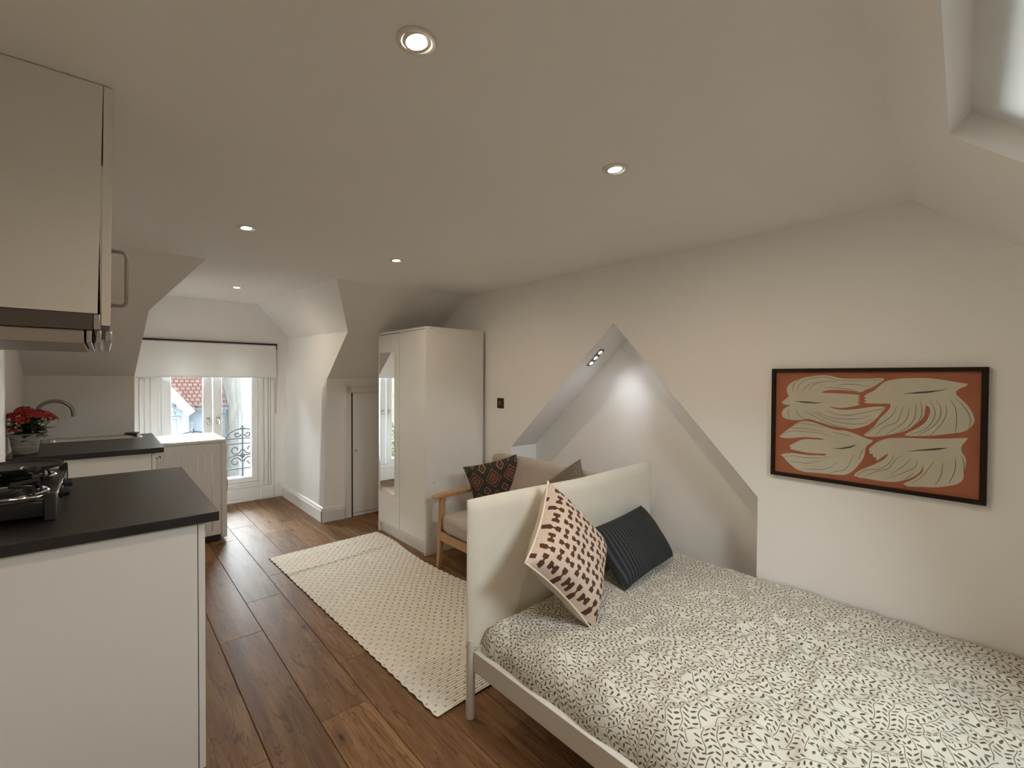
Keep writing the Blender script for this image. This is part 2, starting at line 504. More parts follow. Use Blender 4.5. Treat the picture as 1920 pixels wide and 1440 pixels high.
# ---- floor: sub-floor with single planks
floor = struct(MB().box(XL - .1, XR + .5, YN - .1, YW + .02, -.05, -.012).build('floor', M['subfloor']), 'brown oak laminate plank floor')
PW, PL = .2005, 1.272
joint = {0: 1.796, 1: 2.726, 2: 3.120, 3: 3.443, 4: 4.380, 5: 2.10, 6: 3.75, 7: 2.62, 8: 3.30, 9: 2.9, 10: 2.2, 11: 3.5, -1: 2.35, -2: 3.3, -3: 2.0}
_cache = {}
for c in range(-4, 13):
    x0 = .235 + c * PW; x1 = x0 + PW
    if x1 < XL or x0 > XR + .28: continue
    x0c, x1c = max(x0, XL), min(x1, XR + .28)
    y = joint.get(c, 2.5)
    while y > YN: y -= PL
    while y < YW:
        y0, y1 = max(y, YN), min(y + PL, YW)
        if x0c > 1.56 or x1c < .14: y1 = min(y1, 4.42)
        if x0c > XR - .01: y0, y1 = max(y0, .885), min(y1, 2.73)
        if y1 - y0 > .02:
            key = (round(x1c - x0c, 3), round(y1 - y0, 3))
            me = _cache.get(key)
            hx, hy = (x1c - x0c) / 2, (y1 - y0) / 2
            g = .0009
            if me is None:
                mb = MB()
                b = .0016
                vs = [(-hx + g, -hy + g, -.012), (hx - g, -hy + g, -.012), (hx - g, hy - g, -.012), (-hx + g, hy - g, -.012),
                      (-hx + g, -hy + g, -b), (hx - g, -hy + g, -b), (hx - g, hy - g, -b), (-hx + g, hy - g, -b),
                      (-hx + g + b, -hy + g + b, 0), (hx - g - b, -hy + g + b, 0), (hx - g - b, hy - g - b, 0), (-hx + g + b, hy - g - b, 0)]
                fs = [(8, 9, 10, 11)]
                for i in range(4):
                    j = (i + 1) % 4
                    fs += [(i, j, 4 + j, 4 + i), (4 + i, 4 + j, 8 + j, 8 + i)]
                mb.add(vs, fs)
                o = mb.build('floor_plank', M['floor'])
                _cache[key] = o.data
            else:
                o = bpy.data.objects.new('floor_plank', me); COL.objects.link(o)
            o.location = ((x0c + x1c) / 2, (y0 + y1) / 2, 0)
            o.parent = floor
        y += PL

# ---- ceiling
cy0, cy1 = crease_y(XL), crease_y(XR + .3)
struct(slab('ceiling', [(XL - .1, crease_y(XL - .1), ZC), (XR + .3, cy1, ZC), (XR + .3, YF, ZC), (XL - .1, YF, ZC)], (0, 0, .12), M['ceil']), 'flat white ceiling')
DT = 2.16  # the dormer ceiling rises a little towards its window
dl_t, dl_m, dl_b = (.477, YF, ZC), (.222, 3.754, 1.789), (.170, 4.334, 1.367)
dr_t, dr_m, dr_b = (1.270, YF, ZC), (1.577, 3.905, 1.757), (1.577, 4.397, 1.349)
struct(slab('ceiling_dormer', [dl_t, dr_t, (1.285, YW + .02, DT), (.45, YW + .02, DT)], (0, 0, .12), M['ceil']), 'dormer ceiling')

# ---- far slopes, low walls, dormer cheeks
wall_far = struct(slab('wall_far_left_slope', [(XL - .1, YF, ZC), dl_t, dl_m, dl_b, (XL - .1, 4.334, 1.367)], (0, .10, .12), M['paint']), 'sloping wall above the sink')
struct(slab('wall_far_left', [(XL - .1, 4.334, 1.367), dl_b, (.170, 4.42, 0), (XL - .1, 4.42, 0)], (0, .12, 0), M['paint']), 'low wall behind the sink')
_m = MB().prism([dr_t, (XR + .3, YF, ZC), (XR + .3, 3.905, 1.757), dr_m], (0, .10, .12))
_m.prism([dr_m, (XR + .3, 3.905, 1.757), (XR + .3, 4.397, 1.349), dr_b], (0, .10, .12))
struct(_m.build('wall_far_right_slope', M['paint']), 'sloping wall above the wardrobe')
struct(slab('wall_far_right', [dr_b, (XR + .3, 4.397, 1.349), (XR + .3, 4.388, 0), (1.535, 4.388, 0)], (0, .12, 0), M['paint']), 'low wall beside the wardrobe')
struct(slab('wall_dormer_right', [dr_m, dr_b, (1.535, 4.388, 0), (1.535, YW + .02, 0), (1.572, YW + .02, 1.815)], (.12, .06, 0), M['paint']), 'right cheek of the dormer')
struct(slab('wall_dormer_right_slope', [dr_t, dr_m, (1.572, YW + .02, 1.815), (1.285, YW + .02, DT)], (.10, .10, .12), M['paint']), 'slanted upper cheek of the dormer')
struct(slab('wall_dormer_left', [dl_m, (.19, YW + .02, 1.80), (.17, YW + .02, 0), (.170, 4.42, 0), dl_b], (-.12, .06, 0), M['paint']), 'left cheek of the dormer')
struct(slab('wall_dormer_left_slope', [dl_t, (.45, YW + .02, DT), (.19, YW + .02, 1.80), dl_m], (-.10, .10, .12), M['paint']), 'slanted left cheek of the dormer')
# window wall around the glazed doors
FX0, FX1, FZ0, FZ1 = .405, 1.296, .19, 1.70
mb = MB()
mb.prism([(.10, YW, FZ1), (.10, YW, 1.82), (.42, YW, DT + .05), (1.32, YW, DT + .05), (1.62, YW, 1.82), (1.62, YW, FZ1)], (0, .22, 0))
mb.box(.10, FX0, YW, YW + .22, 0, FZ1).box(FX1, 1.62, YW, YW + .22, 0, FZ1).box(FX0, FX1, YW, YW + .22, -.05, FZ0)
struct(mb.build('wall_window', M['paint']), 'white wall around the glazed doors')

# ---- right wall with its triangular recess (28 cm deep)
yc = crease_y(XR)
out = [(YN - .1, -.05), (YN - .1, near_z(XR, YN - .1) + .05), (yc, ZC + .06), (YF, ZC + .06), (3.95, 1.80), (4.5, 1.35), (4.5, -.05), (2.73, -.05),
       (2.73, .818), (1.757, 1.722), (.885, .786), (.885, -.05)]
struct(slab('wall_right', [(XR, y, z) for y, z in out], (.28, 0, 0), M['paint']), 'long white wall with a triangular recess')
struct(MB().box(XR + .28, XR + .40, .6, 3.0, -.05, 1.9).build('wall_recess_back', M['paint']), 'back of the triangular recess')

# ---- left wall, with a slightly thicker lining towards the camera
struct(MB().box(XL - .12, XL, YN - .1, 4.5, -.05, ZC + .1).build('wall_left', M['paint']), 'white wall behind the kitchen')
struct(MB().box(XL, XL + .019, 2.72, 3.40, 0, ZC).build('wall_left_lining', M['paint'], bevel=.002), 'white wall lining between the two worktops')

# ---- near slope with the roof window, and the low wall behind the camera
sx0, sx1 = .80, 1.587
def npt(x, s):
    """a point on the near slope: s metres below the crease, measured level"""
    d = Vector((.066, -.9978)); y = crease_y(x)
    return Vector((x + d.x * s, y + d.y * s, ZC - s * NSL))
nn = Vector((-.066 * .65, -.9978 * .65, .76)).normalized()
S0, S1, SE = .118, .545, 1.06
mb = MB()
for xa, xb, sa, sb in ((XL - .2, sx0, 0, SE), (sx1, XR + .35, 0, SE), (sx0, sx1, 0, S0), (sx0, sx1, S1, SE)):
    mb.prism([npt(xa, sa), npt(xb, sa), npt(xb, sb), npt(xa, sb)], nn * .14)
wn = struct(mb.build('wall_near_slope', M['paint']), 'sloping wall with the roof window')
struct(MB().box(XL - .15, XR + .4, YN - .2, YN, -.05, near_z(1, YN) + .25).build('wall_near', M['paint']), 'low wall behind the camera')
rw = bpy.data.objects.new('window_2', None); COL.objects.link(rw); rw.location = npt((sx0 + sx1) / 2, (S0 + S1) / 2) + nn * .1
struct(rw, 'roof window in the near slope')
def sbar(xa, xb, sa, sb, d0, d1):
    return MB().prism([npt(xa, sa) + nn * d0, npt(xb, sa) + nn * d0, npt(xb, sb) + nn * d0, npt(xa, sb) + nn * d0], nn * (d1 - d0))
for a in ((sx0, sx1, S0, S0 + .055), (sx0, sx1, S1 - .055, S1), (sx0, sx0 + .06, S0 + .055, S1 - .055), (sx1 - .06, sx1, S0 + .055, S1 - .055)):
    sbar(*a, .085, .135).build('frame', M['upvc'], rw, bevel=.004)
sbar(sx0 + .06, sx1 - .06, S0 + .055, S1 - .055, .105, .112).build('pane', M['glass'], rw)
sbar(sx0, sx1, S0 - .004, S0 + .23, .060, .062).build('blind', M['roofblind'], rw)
_pp = npt((sx0 + sx1) / 2, (S0 + S1) / 2) + nn * .16
_q = (-nn).to_track_quat('-Z', 'Y').to_euler()
portal('roof_window_portal', _pp, _q, .78, .56)

# ---- skirting boards
def skirting(name, a, b, n, label):
    a, b, n = Vector(a), Vector(b), Vector(n)
    mb = MB()
    up = Vector((0, 0, 1))
    prof = [(0, 0), (.020, 0), (.020, .105), (.014, .112), (.017, .120), (.012, .134), (.005, .140), (0, .140)]
    pts = [a + n * p + up * z for p, z in prof]
    mb.prism(pts, b - a)
    return struct(mb.build(name, M['gloss']), label)
skirting('baseboard_dormer', (1.537, 4.368, 0), (1.537, YW, 0), (-1, 0, 0), 'moulded white skirting in the dormer')
skirting('baseboard_far', (1.517, 4.389, 0), (1.738, 4.389, 0), (0, -1, 0), 'moulded white skirting beside the small door')
skirting('baseboard_right', (XR, 2.735, 0), (XR, 4.36, 0), (-1, 0, 0), 'white skirting behind the wardrobe')
struct(MB().box(.18, 1.512, YW - .012, YW, 0, .022).build('trim_1', M['gloss'], bevel=.004), 'white bead below the glazed doors')

# ---- glazed double doors
w1 = bpy.data.objects.new('window_1', None); COL.objects.link(w1); w1.location = (.85, YW, FZ0); struct(w1, 'white glazed double doors to the balcony')
def rect_frame(mb, x0, x1, z0, z1, y0, y1, wl, wr, wb, wt):
    mb.box(x0, x0 + wl, y0, y1, z0, z1).box(x1 - wr, x1, y0, y1, z0, z1)
    mb.box(x0 + wl, x1 - wr, y0, y1, z0, z0 + wb).box(x0 + wl, x1 - wr, y0, y1, z1 - wt, z1)
    return mb
rect_frame(MB(), FX0, FX1, FZ0, FZ1, YW + .005, YW + .075, .018, .018, .018, .03).build('frame', M['upvc'], w1, bevel=.003)
for i, (xa, xb) in enumerate(((FX0 + .020, .849), (.858, FX1 - .020))):
    s = rect_frame(MB(), xa, xb, FZ0 + .02, FZ1 - .032, YW - .004, YW + .06, .078, .078 if i == 0 else .060, .058, .06).build('door_leaf', M['upvc'], w1, bevel=.006)
    gx0, gx1 = (xa + .076, xb - .076) if i == 0 else (xa + .076, xb - .058)
    MB().box(gx0, gx1, YW + .026, YW + .032, FZ0 + .076, FZ1 - .09).build('pane', M['glass'], s)
    hx = .812 if i == 0 else .900
    h = MB().obox((hx, YW - .009, .90), (1, 0, 0), (0, 1, 0), (0, 0, 1), .013, .005, .036)
    h.tube([(hx, YW - .014, .915), (hx, YW - .034, .915), (hx, YW - .038, .905), (hx + .004, YW - .036, .87)], .007, 8)
    h.lathe([(.0, 0), (.005, 0), (.005, .003), (0, .003)], (hx, YW - .017, .878), (0, -1, 0), 10, mi=1)
    h.build('handle', [M['chrome'], M['darkgap']], s, smooth=40)
# panelled casing on both sides and the panel below
tr = MB()
for x0, x1, d in ((1.300, 1.330, .012), (1.338, 1.372, .020), (1.380, 1.400, .010), (1.404, 1.432, .022)):
    tr.box(x0, x1, YW - d, YW, .15, 1.66)
tr.box(1.300, 1.432, YW - .018, YW, .022, .15)
struct(tr.build('trim_2', M['gloss'], bevel=.004), 'fluted white casing right of the glazed doors')
tr = MB()
for x0, x1, d in ((.200, .250, .010), (.256, .290, .013), (.296, .335, .010), (.341, .398, .012)):
    tr.box(x0, x1, YW - d, YW, .022, 1.66)
struct(tr.build('trim_3', M['gloss'], bevel=.004), 'fluted white casing left of the glazed doors')
tr = MB().box(.41, 1.29, YW - .010, YW, .155, .183).box(.41, 1.29, YW - .006, YW, .03, .15)
struct(tr.build('trim_4', M['gloss'], bevel=.003), 'white panel below the glazed doors')
tr = MB().box(1.434, 1.528, YW - .016, YW, .022, .125).box(1.434, 1.528, YW - .022, YW, .125, .14)
struct(tr.build('trim_5', M['gloss'], bevel=.003), 'short white skirting in the dormer corner')
struct(MB().box(.20, 1.475, YW - .03, YW, 1.730, 1.752).build('trim_6', M['gloss'], bevel=.004), 'white batten above the blind')

# ---- small door in the low wall
kn = Vector((0, -1, 0))
kup = Vector((0, .009, 1.349)).normalized()
def kpt(x, z, d=0.0): return Vector((x, 4.386, 0)) + kup * z + kn * d
d1 = bpy.data.objects.new('door_1', None); COL.objects.link(d1); d1.location = kpt(2.0, 0); struct(d1, 'small white cupboard door in the low wall')
def kbar(x0, x1, z0, z1, da, db, mb=None):
    mb = mb or MB()
    return mb.prism([kpt(x0, z0, da), kpt(x1, z0, da), kpt(x1, z1, da), kpt(x0, z1, da)], kn * (db - da))
m_ = kbar(1.742, 1.802, 0, 1.285, 0, .020); kbar(1.742, 1.755, 0, 1.285, .02, .028, m_); kbar(1.755, 2.39, 1.215, 1.285, 0, .020, m_); kbar(1.742, 2.39, 1.272, 1.285, .02, .028, m_)
m_.build('architrave', M['gloss'], d1, bevel=.003)
kbar(1.803, 1.820, 0, 1.213, 0, .006).build('gap', M['darkgap'], d1)
dd = kbar(1.820, 2.37, .035, 1.200, -.01, .010).build('door_leaf', M['gloss'], d1, bevel=.003)
MB().lathe([(.004, 0), (.008, .004), (.009, .010), (.004, .014)], kpt(1.846, .645, .010), kn, 12).build('knob', M['nickel'], dd, smooth=40)

# ---- outside: houses across the street
def brickmat(name, c1, c2, mortar, sx, sy, vec='xz', rowoff=.5, bump=.5):
    t = NT(name); x = t.sep(t.pos())
    v = t.comb(x[0], x[2], 0.0) if vec == 'xz' else t.comb(x[0], t.m('ADD', x[2], t.m('MULTIPLY', x[1], .3)), 0.0)
    b = t.node('ShaderNodeTexBrick'); t.put(b.inputs['Vector'], v)
    b.inputs['Color1'].default_value = (*c1, 1); b.inputs['Color2'].default_value = (*c2, 1); b.inputs['Mortar'].default_value = (*mortar, 1)
    b.inputs['Scale'].default_value = 1.0; b.inputs['Brick Width'].default_value = sx; b.inputs['Row Height'].default_value = sy
    b.inputs['Mortar Size'].default_value = sy * (.15 if vec == 'roof' else .07); b.offset = rowoff
    n = t.noise(t.pos(), 3, 4)
    t.b.inputs['Specular IOR Level'].default_value = .05
    t.col(t.mix(.25, b.outputs['Color'], t.ramp(n, [(.3, [k * .6 for k in c1]), (.7, c2)]))).set(Roughness=.9)
    t.bump(b.outputs['Fac'], -bump, .02)
    return t.mat
DK = .085   # street base colours darkened to balance the strong sky lighting the room
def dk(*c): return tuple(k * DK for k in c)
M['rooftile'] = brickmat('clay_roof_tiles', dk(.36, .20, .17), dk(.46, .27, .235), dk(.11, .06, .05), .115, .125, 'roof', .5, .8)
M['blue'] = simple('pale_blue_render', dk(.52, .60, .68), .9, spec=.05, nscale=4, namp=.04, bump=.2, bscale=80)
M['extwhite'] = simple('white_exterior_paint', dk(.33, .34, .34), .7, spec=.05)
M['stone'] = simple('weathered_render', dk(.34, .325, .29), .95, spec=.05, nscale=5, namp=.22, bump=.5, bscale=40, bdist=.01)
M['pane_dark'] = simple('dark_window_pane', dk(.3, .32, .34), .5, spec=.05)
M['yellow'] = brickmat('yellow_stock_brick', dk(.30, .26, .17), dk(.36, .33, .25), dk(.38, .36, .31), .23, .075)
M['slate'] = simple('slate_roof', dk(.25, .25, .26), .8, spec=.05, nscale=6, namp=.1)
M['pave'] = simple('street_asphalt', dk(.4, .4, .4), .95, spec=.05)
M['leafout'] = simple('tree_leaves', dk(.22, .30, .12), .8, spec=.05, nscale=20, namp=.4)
M['bark'] = simple('bark', (.10, .07, .05), .9, nscale=30, namp=.3)

# ---- balcony outside
bal = thing('balcony', 'pale stone balcony ledge outside the glazed doors', 'balcony', (.85, 6.0, 0))
MB().box(-.5, 2.2, YW + .22, 6.25, .05, .185).build('ledge', simple('balcony_stone', dk(.20, .195, .18), .9, spec=.05, nscale=8, namp=.08, bump=.3, bscale=60), bal, bevel=.008)

GZ = -6.0
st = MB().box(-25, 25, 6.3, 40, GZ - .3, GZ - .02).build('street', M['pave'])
tag(st, 'grey street surface far below the balcony', 'street')
hs = thing('terraced_house', 'pale blue house with red tiled roof and white scalloped bargeboard', 'house', (1.0, 14.5, GZ))
# gabled wing (nearer) and main block behind it
gy = 14.0
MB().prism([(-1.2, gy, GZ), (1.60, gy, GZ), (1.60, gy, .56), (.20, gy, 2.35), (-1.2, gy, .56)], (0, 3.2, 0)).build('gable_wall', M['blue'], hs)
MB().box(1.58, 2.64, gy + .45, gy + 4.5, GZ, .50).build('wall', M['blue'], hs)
MB().prism([(-1.35, gy + .25, .60), (2.46, gy + .25, .60), (2.46, gy + 2.6, 2.9), (-1.35, gy + 2.6, 2.9)], (0, .05, -.05)).build('roof', M['rooftile'], hs)
MB().prism([(1.72, gy - .22, .44), (.20, gy - .22, 2.42), (.20, gy + 1.9, 2.42), (1.72, gy + .3, .44)], (.04, 0, .05)).build('gable_roof', M['rooftile'], hs)
fa = MB().box(1.60, 2.66, gy + .2, gy + .28, .47, .60)
fa.build('fascia', M['extwhite'], hs)
MB().tube([(1.6, gy + .16, .60), (2.66, gy + .16, .60)], .035, 8).build('gutter', M['slate'], hs)
bb = MB()
# bargeboard with scalloped lower edge
a0, a1 = Vector((.20, gy - .24, 2.40)), Vector((1.70, gy - .24, .47))
dv = (a1 - a0).normalized(); nv = Vector((-dv.z, 0, dv.x)) * -1
if nv.z > 0: nv = -nv
L_ = (a1 - a0).length; K = 84
lo = []
for i in range(K + 1):
    s = L_ * i / K
    lo.append(a0 + dv * s + nv * (.17 + .045 * abs(sin(pi * s / .205))))
bb.prism([a0 - nv * .02, a1 - nv * .02] + lo[::-1], (0, .05, 0))
bb.build('bargeboard', M['extwhite'], hs)
def ext_window(x0, x1, z0, z1, y, root, rows=2):
    f = rect_frame(MB(), x0, x1, z0, z1, y - .05, y + .02, .07, .07, .06, .06)
    for k in range(1, rows):
        zz = z0 + (z1 - z0) * k / rows; f.box(x0 + .07, x1 - .07, y - .05, y, zz - .045, zz + .045)
    f.box(x0 - .05, x1 + .05, y - .10, y, z0 - .06, z0)
    fo = f.build('window', M['extwhite'], root)
    MB().box(x0 + .06, x1 - .06, y - .02, y - .012, z0 + .05, z1 - .05).build('pane', M['pane_dark'], fo)
ext_window(.75, 1.43, -.85, .36, gy, hs, 3)
ext_window(2.10, 2.46, -.75, .34, gy + .45, hs, 2)
MB().lathe([(0, 0), (.05, .01), (.05, .05), (.02, .07), (.02, .2), (.06, .22), (.06, .24), (0, .25)], (1.28, gy - .1, .40), (0, 0, 1), 10).build('vent_pipe', M['extwhite'], hs, smooth=40)
ch = thing('stone_wall', 'tall weathered grey rendered wall beside the blue house', 'wall', (3.1, 13.0, GZ))
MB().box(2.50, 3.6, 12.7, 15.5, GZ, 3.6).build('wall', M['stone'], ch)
MB().tube([(2.46, 12.64, .55), (2.46, 12.64, GZ)], .035, 8).build('downpipe', M['slate'], ch)
yh = thing('brick_house', 'yellow brick house seen reflected in the wardrobe mirror', 'house', (-5, 15, GZ))
MB().box(-9.0, -1.5, 14.6, 19, GZ, 4.5).build('wall', M['yellow'], yh)
MB().prism([(-9.3, 14.3, 4.4), (-1.4, 14.3, 4.4), (-1.4, 16.8, 6.3), (-9.3, 16.8, 6.3)], (0, .05, -.08)).build('roof', M['slate'], yh)
for x0 in (-5.6, -2.9):
    ext_window(x0, x0 + 1.0, -3.6, -1.9, 14.6, yh)
tr_ = thing('street_tree', 'leafy green tree in front of the yellow brick house', 'tree', (-2.9, 11.5, GZ))
MB().tube([(-2.9, 11.5, GZ + .02), (-2.88, 11.5, GZ + 2), (-2.95, 11.45, GZ + 4.2), (-2.9, 11.5, GZ + 5.6)], [.13, .11, .08, .03], 8).build('trunk', M['bark'], tr_, smooth=True)
mb = MB(); rr = random.Random(3)
for k in range(1500):
    a, b_, q = rr.uniform(0, 2 * pi), rr.uniform(-1, 1), rr.uniform(.55, 1) ** .6
    c = Vector((-2.9 + 1.25 * q * cos(a) * sqrt(1 - b_ * b_), 11.5 + 1.1 * q * sin(a) * sqrt(1 - b_ * b_), GZ + 5.1 + 1.0 * q * b_))
    d = Vector((rr.gauss(0, 1), rr.gauss(0, 1), rr.gauss(0, 1))).normalized(); e = d.orthogonal().normalized()
    l, w = rr.uniform(.06, .11), rr.uniform(.03, .05)
    mb.add([c - d * l, c + e * w, c + d * l, c - e * w], [(0, 1, 2, 3)])
fo = mb.build('foliage', M['leafout'], tr_); fo['kind'] = 'stuff'

# ---- wrought iron railing
ra = thing('balcony_railing', 'dark wrought iron balcony railing with arches and scrolls', 'railing', (.85, 6.02, .185))
ry = 6.02
rx0, rx1 = -.12, 1.90
for z in (.305, .593, .652):
    MB().bar((rx0, ry, z), (rx1, ry, z), .014, .012).build('rail', M['iron'], ra)
per = .47; cx0 = .728 - 2 * per
k = 0
for i in range(0, 6):
    cx = cx0 + i * per
    if cx < rx0 - .02 or cx > rx1: continue
    arc = [(cx + .165 * cos(a), ry, .652 + .112 * sin(a)) for a in [pi * j / 14 for j in range(15)]]
    MB().tube(arc, .0085, 6).build('arch', M['iron'], ra, smooth=True)
    MB().lathe([(0, -.012), (.018, -.008), (.026, .006), (.014, .016), (.008, .022), (.016, .030), (0, .040)], (cx, ry, .765), (0, 0, 1), 10).build('finial', M['iron'], ra, smooth=True)
    MB().bar((cx, ry, .19), (cx, ry, .76), .012, .012, (0, 1, 0)).build('baluster', M['iron'], ra)
    MB().lathe([(.03, 0), (.018, .02), (.010, .04)], (cx, ry, .186), (0, 0, 1), 10).build('foot', M['iron'], ra, smooth=True)
    for s in (-1, 1):
        for zc, rr0, tw in ((.70, .034, 1), (.525, .058, 1), (.385, .058, -1)):
            pts = []
            for j in range(26):
                a = j / 25 * 3.4 * pi / 1.6; r_ = rr0 * (1 - .72 * j / 25)
                pts.append((cx + s * (.072 if zc < .6 else .052) + s * r_ * cos(a + pi), ry, zc + tw * r_ * sin(a + pi)))
            MB().tube(pts, .007, 6).build('scroll', M['iron'], ra, smooth=True)
        MB().tube([(cx + s * .012, ry, .455), (cx + s * .07, ry, .46), (cx + s * .15, ry, .44), (cx + s * .19, ry, .36), (cx + s * .17, ry, .32)], .007, 6).build('scroll', M['iron'], ra, smooth=True)
    MB().lathe([(0, -.02), (.022, -.012), (.028, 0), (.022, .012), (0, .02)], (cx, ry, .455), (0, 1, 0), 12).build('rosette', M['iron'], ra, smooth=True)
    MB().bar((cx + per / 2, ry, .19), (cx + per / 2, ry, .652), .016, .016, (0, 1, 0)).build('post', M['iron'], ra)

# ================================================================ furniture
# ---- wardrobe
wx0, wx1, wy0, wy1, wz = 1.833, 2.385, 3.045, 3.850, 1.757
wd = thing('wardrobe', 'tall white two-door wardrobe with a narrow mirror on its far door', 'wardrobe', (2.1, 3.45, 0))
MB().box(wx0, wx1, wy0, wy0 + .017, 0, wz).build('side_panel', M['melamine'], wd, bevel=.0012)
MB().box(wx0, wx1, wy1 - .017, wy1, 0, wz).build('side_panel', M['melamine'], wd, bevel=.0012)
MB().box(wx0, wx1, wy0 + .017, wy1 - .017, wz - .017, wz).build('top_panel', M['melamine'], wd, bevel=.0012)
MB().box(wx1 - .006, wx1 - .001, wy0 + .017, wy1 - .017, .07, wz - .017).build('back_panel', M['melamine'], wd)
MB().box(wx0 + .004, wx1 - .01, wy0 + .017, wy1 - .017, .078, .094).build('bottom_panel', M['melamine'], wd)
MB().box(wx0 + .022, wx0 + .038, wy0 + .017, wy1 - .017, .0, .078).build('plinth', M['melamine'], wd)
ysp = 3.462
dn_ = MB().box(wx0 + .001, wx0 + .017, wy0 + .020, ysp - .002, .098, wz - .020).build('door', M['melamine'], wd, bevel=.0015)
df_ = MB().box(wx0 - .002, wx0 + .014, ysp + .004, wy1 - .019, .098, wz - .024).build('door', M['melamine'], wd, bevel=.0015)
part(df_, 'white door with a tall mirror')
part(MB().box(wx0 - .0055, wx0 - .0023, 3.542, 3.826, .366, 1.579).build('mirror', M['mirror'], df_), 'tall frameless mirror')
for yk, dr in ((3.395, dn_), (3.500, df_)):
    MB().lathe([(.005, 0), (.004, .010), (.011, .018), (.012, .026), (.008, .030)], (wx0 - .002, yk, .905), (-1, 0, 0), 14).build('knob', M['melamine'], dr, smooth=40)
for x_, z_ in ((1.885, wz - .012), (2.28, wz - .012), (1.905, .555), (1.885, .155), (2.20, .155)):
    MB().lathe([(0, 0), (.0055, 0), (.005, .0015), (0, .0018)], (x_, wy0, z_), (0, -1, 0), 10).build('screw_cover', M['screw'], wd)

# ---- sofa with wooden frame
so = thing('two_seat_sofa', 'beige two-seat sofa with pale oak arms between wardrobe and bed', 'sofa', (2.05, 2.2, 0))
sy0, sy1 = 1.60, 2.825
def leg_pair(y):
    return y
for y in (sy0 + .022, sy1 - .022):
    # front leg runs up to the armrest, leaning back slightly
    MB().prism([(1.785, y - .017, 0), (1.816, y - .017, 0), (1.848, y - .017, .508), (1.806, y - .017, .508)], (0, .034, 0)).build('leg', M['oak'], so, bevel=.004)
    MB().prism([(2.30, y - .017, 0), (2.332, y - .017, 0), (2.30, y - .017, .505), (2.262, y - .017, .505)], (0, .034, 0)).build('leg', M['oak'], so, bevel=.004)
    yy = y
    MB().prism([(1.752, yy - .030, .512), (1.758, yy - .030, .505), (1.84, yy - .030, .506), (2.10, yy - .030, .508), (2.31, yy - .030, .500), (2.31, yy - .030, .530), (2.05, yy - .030, .536), (1.80, yy - .030, .532), (1.760, yy - .030, .526)], (0, .060, 0)).build('armrest', M['oak'], so, bevel=.006)
    MB().bar((1.82, y, .228), (2.30, y, .205), .022, .055).build('side_rail', M['oak'], so, bevel=.003)
MB().box(1.795, 1.817, sy0 + .039, sy1 - .039, .200, .262).build('front_rail', M['oak'], so, bevel=.003)
MB().box(2.285, 2.307, sy0 + .039, sy1 - .039, .175, .235).build('back_rail', M['oak'], so, bevel=.003)
def soft_box(x0, x1, y0, y1, z0, z1, r, bulge=.01, n=14, tilt=None):
    """a padded block: rounded box with bulging faces"""
    mb = MB(); cx, cy, cz = (x0 + x1) / 2, (y0 + y1) / 2, (z0 + z1) / 2
    hx, hy, hz = (x1 - x0) / 2, (y1 - y0) / 2, (z1 - z0) / 2
    bm = bmesh.new(); bmesh.ops.create_cube(bm, size=2)
    bmesh.ops.subdivide_edges(bm, edges=bm.edges[:], cuts=n, use_grid_fill=True)
    vs = []
    for v in bm.verts:
        p = v.co
        q = Vector((p.x * hx, p.y * hy, p.z * hz))
        inn = Vector((max(-hx + r, min(hx - r, q.x)), max(-hy + r, min(hy - r, q.y)), max(-hz + r, min(hz - r, q.z))))
        d = q - inn
        if d.length > 1e-6: q = inn + d.normalized() * min(r, d.length if False else r) if d.length > r * .999 or True else q
        b = bulge * (1 - p.x ** 2) * (1 - p.y ** 2) if abs(p.z) > .99 else 0
        q.z += b * (1 if p.z > 0 else -1)
        bx = bulge * (1 - p.z ** 2) * (1 - p.y ** 2) if abs(p.x) > .99 else 0
        q.x += bx * (1 if p.x > 0 else -1)
        if tilt: q = tilt @ q
        vs.append(q + Vector((cx, cy, cz)))
    fs = [tuple(v.index for v in f.verts) for f in bm.faces]
    bm.free()
    return mb.add(vs, fs)
soft_box(1.785, 2.30, sy0 + .045, sy1 - .062, .262, .402, .045, .008).build('seat_cushion', M['seat'], so, smooth=True)
tl = Matrix.Rotation(radians(10), 3, 'Y')
bk = soft_box(2.205, 2.325, sy0 + .045, sy1 - .062, .330, .785, .04, .008, tilt=tl).build('back_cushion', M['seat'], so, smooth=True)

# ---- bed
bd = thing('double_bed', 'white metal double bed with a cream slip-covered headboard', 'bed', (1.75, .46, 0))
bx0, bx1, byh, byf = 1.100, 2.405, 1.478, -.555
for x in (bx0 - .001, bx1 - .02):
    MB().lathe([(.0165, 0), (.018, .004), (.018, .32)], (x, byh, 0), (0, 0, 1), 18).build('leg', M['bedmetal'], bd, smooth=40)
for x in (bx0 + .01, bx1 - .02):
    MB().lathe([(.0165, 0), (.018, .004), (.018, .29)], (x, byf, 0), (0, 0, 1), 18).build('leg', M['bedmetal'], bd, smooth=40)
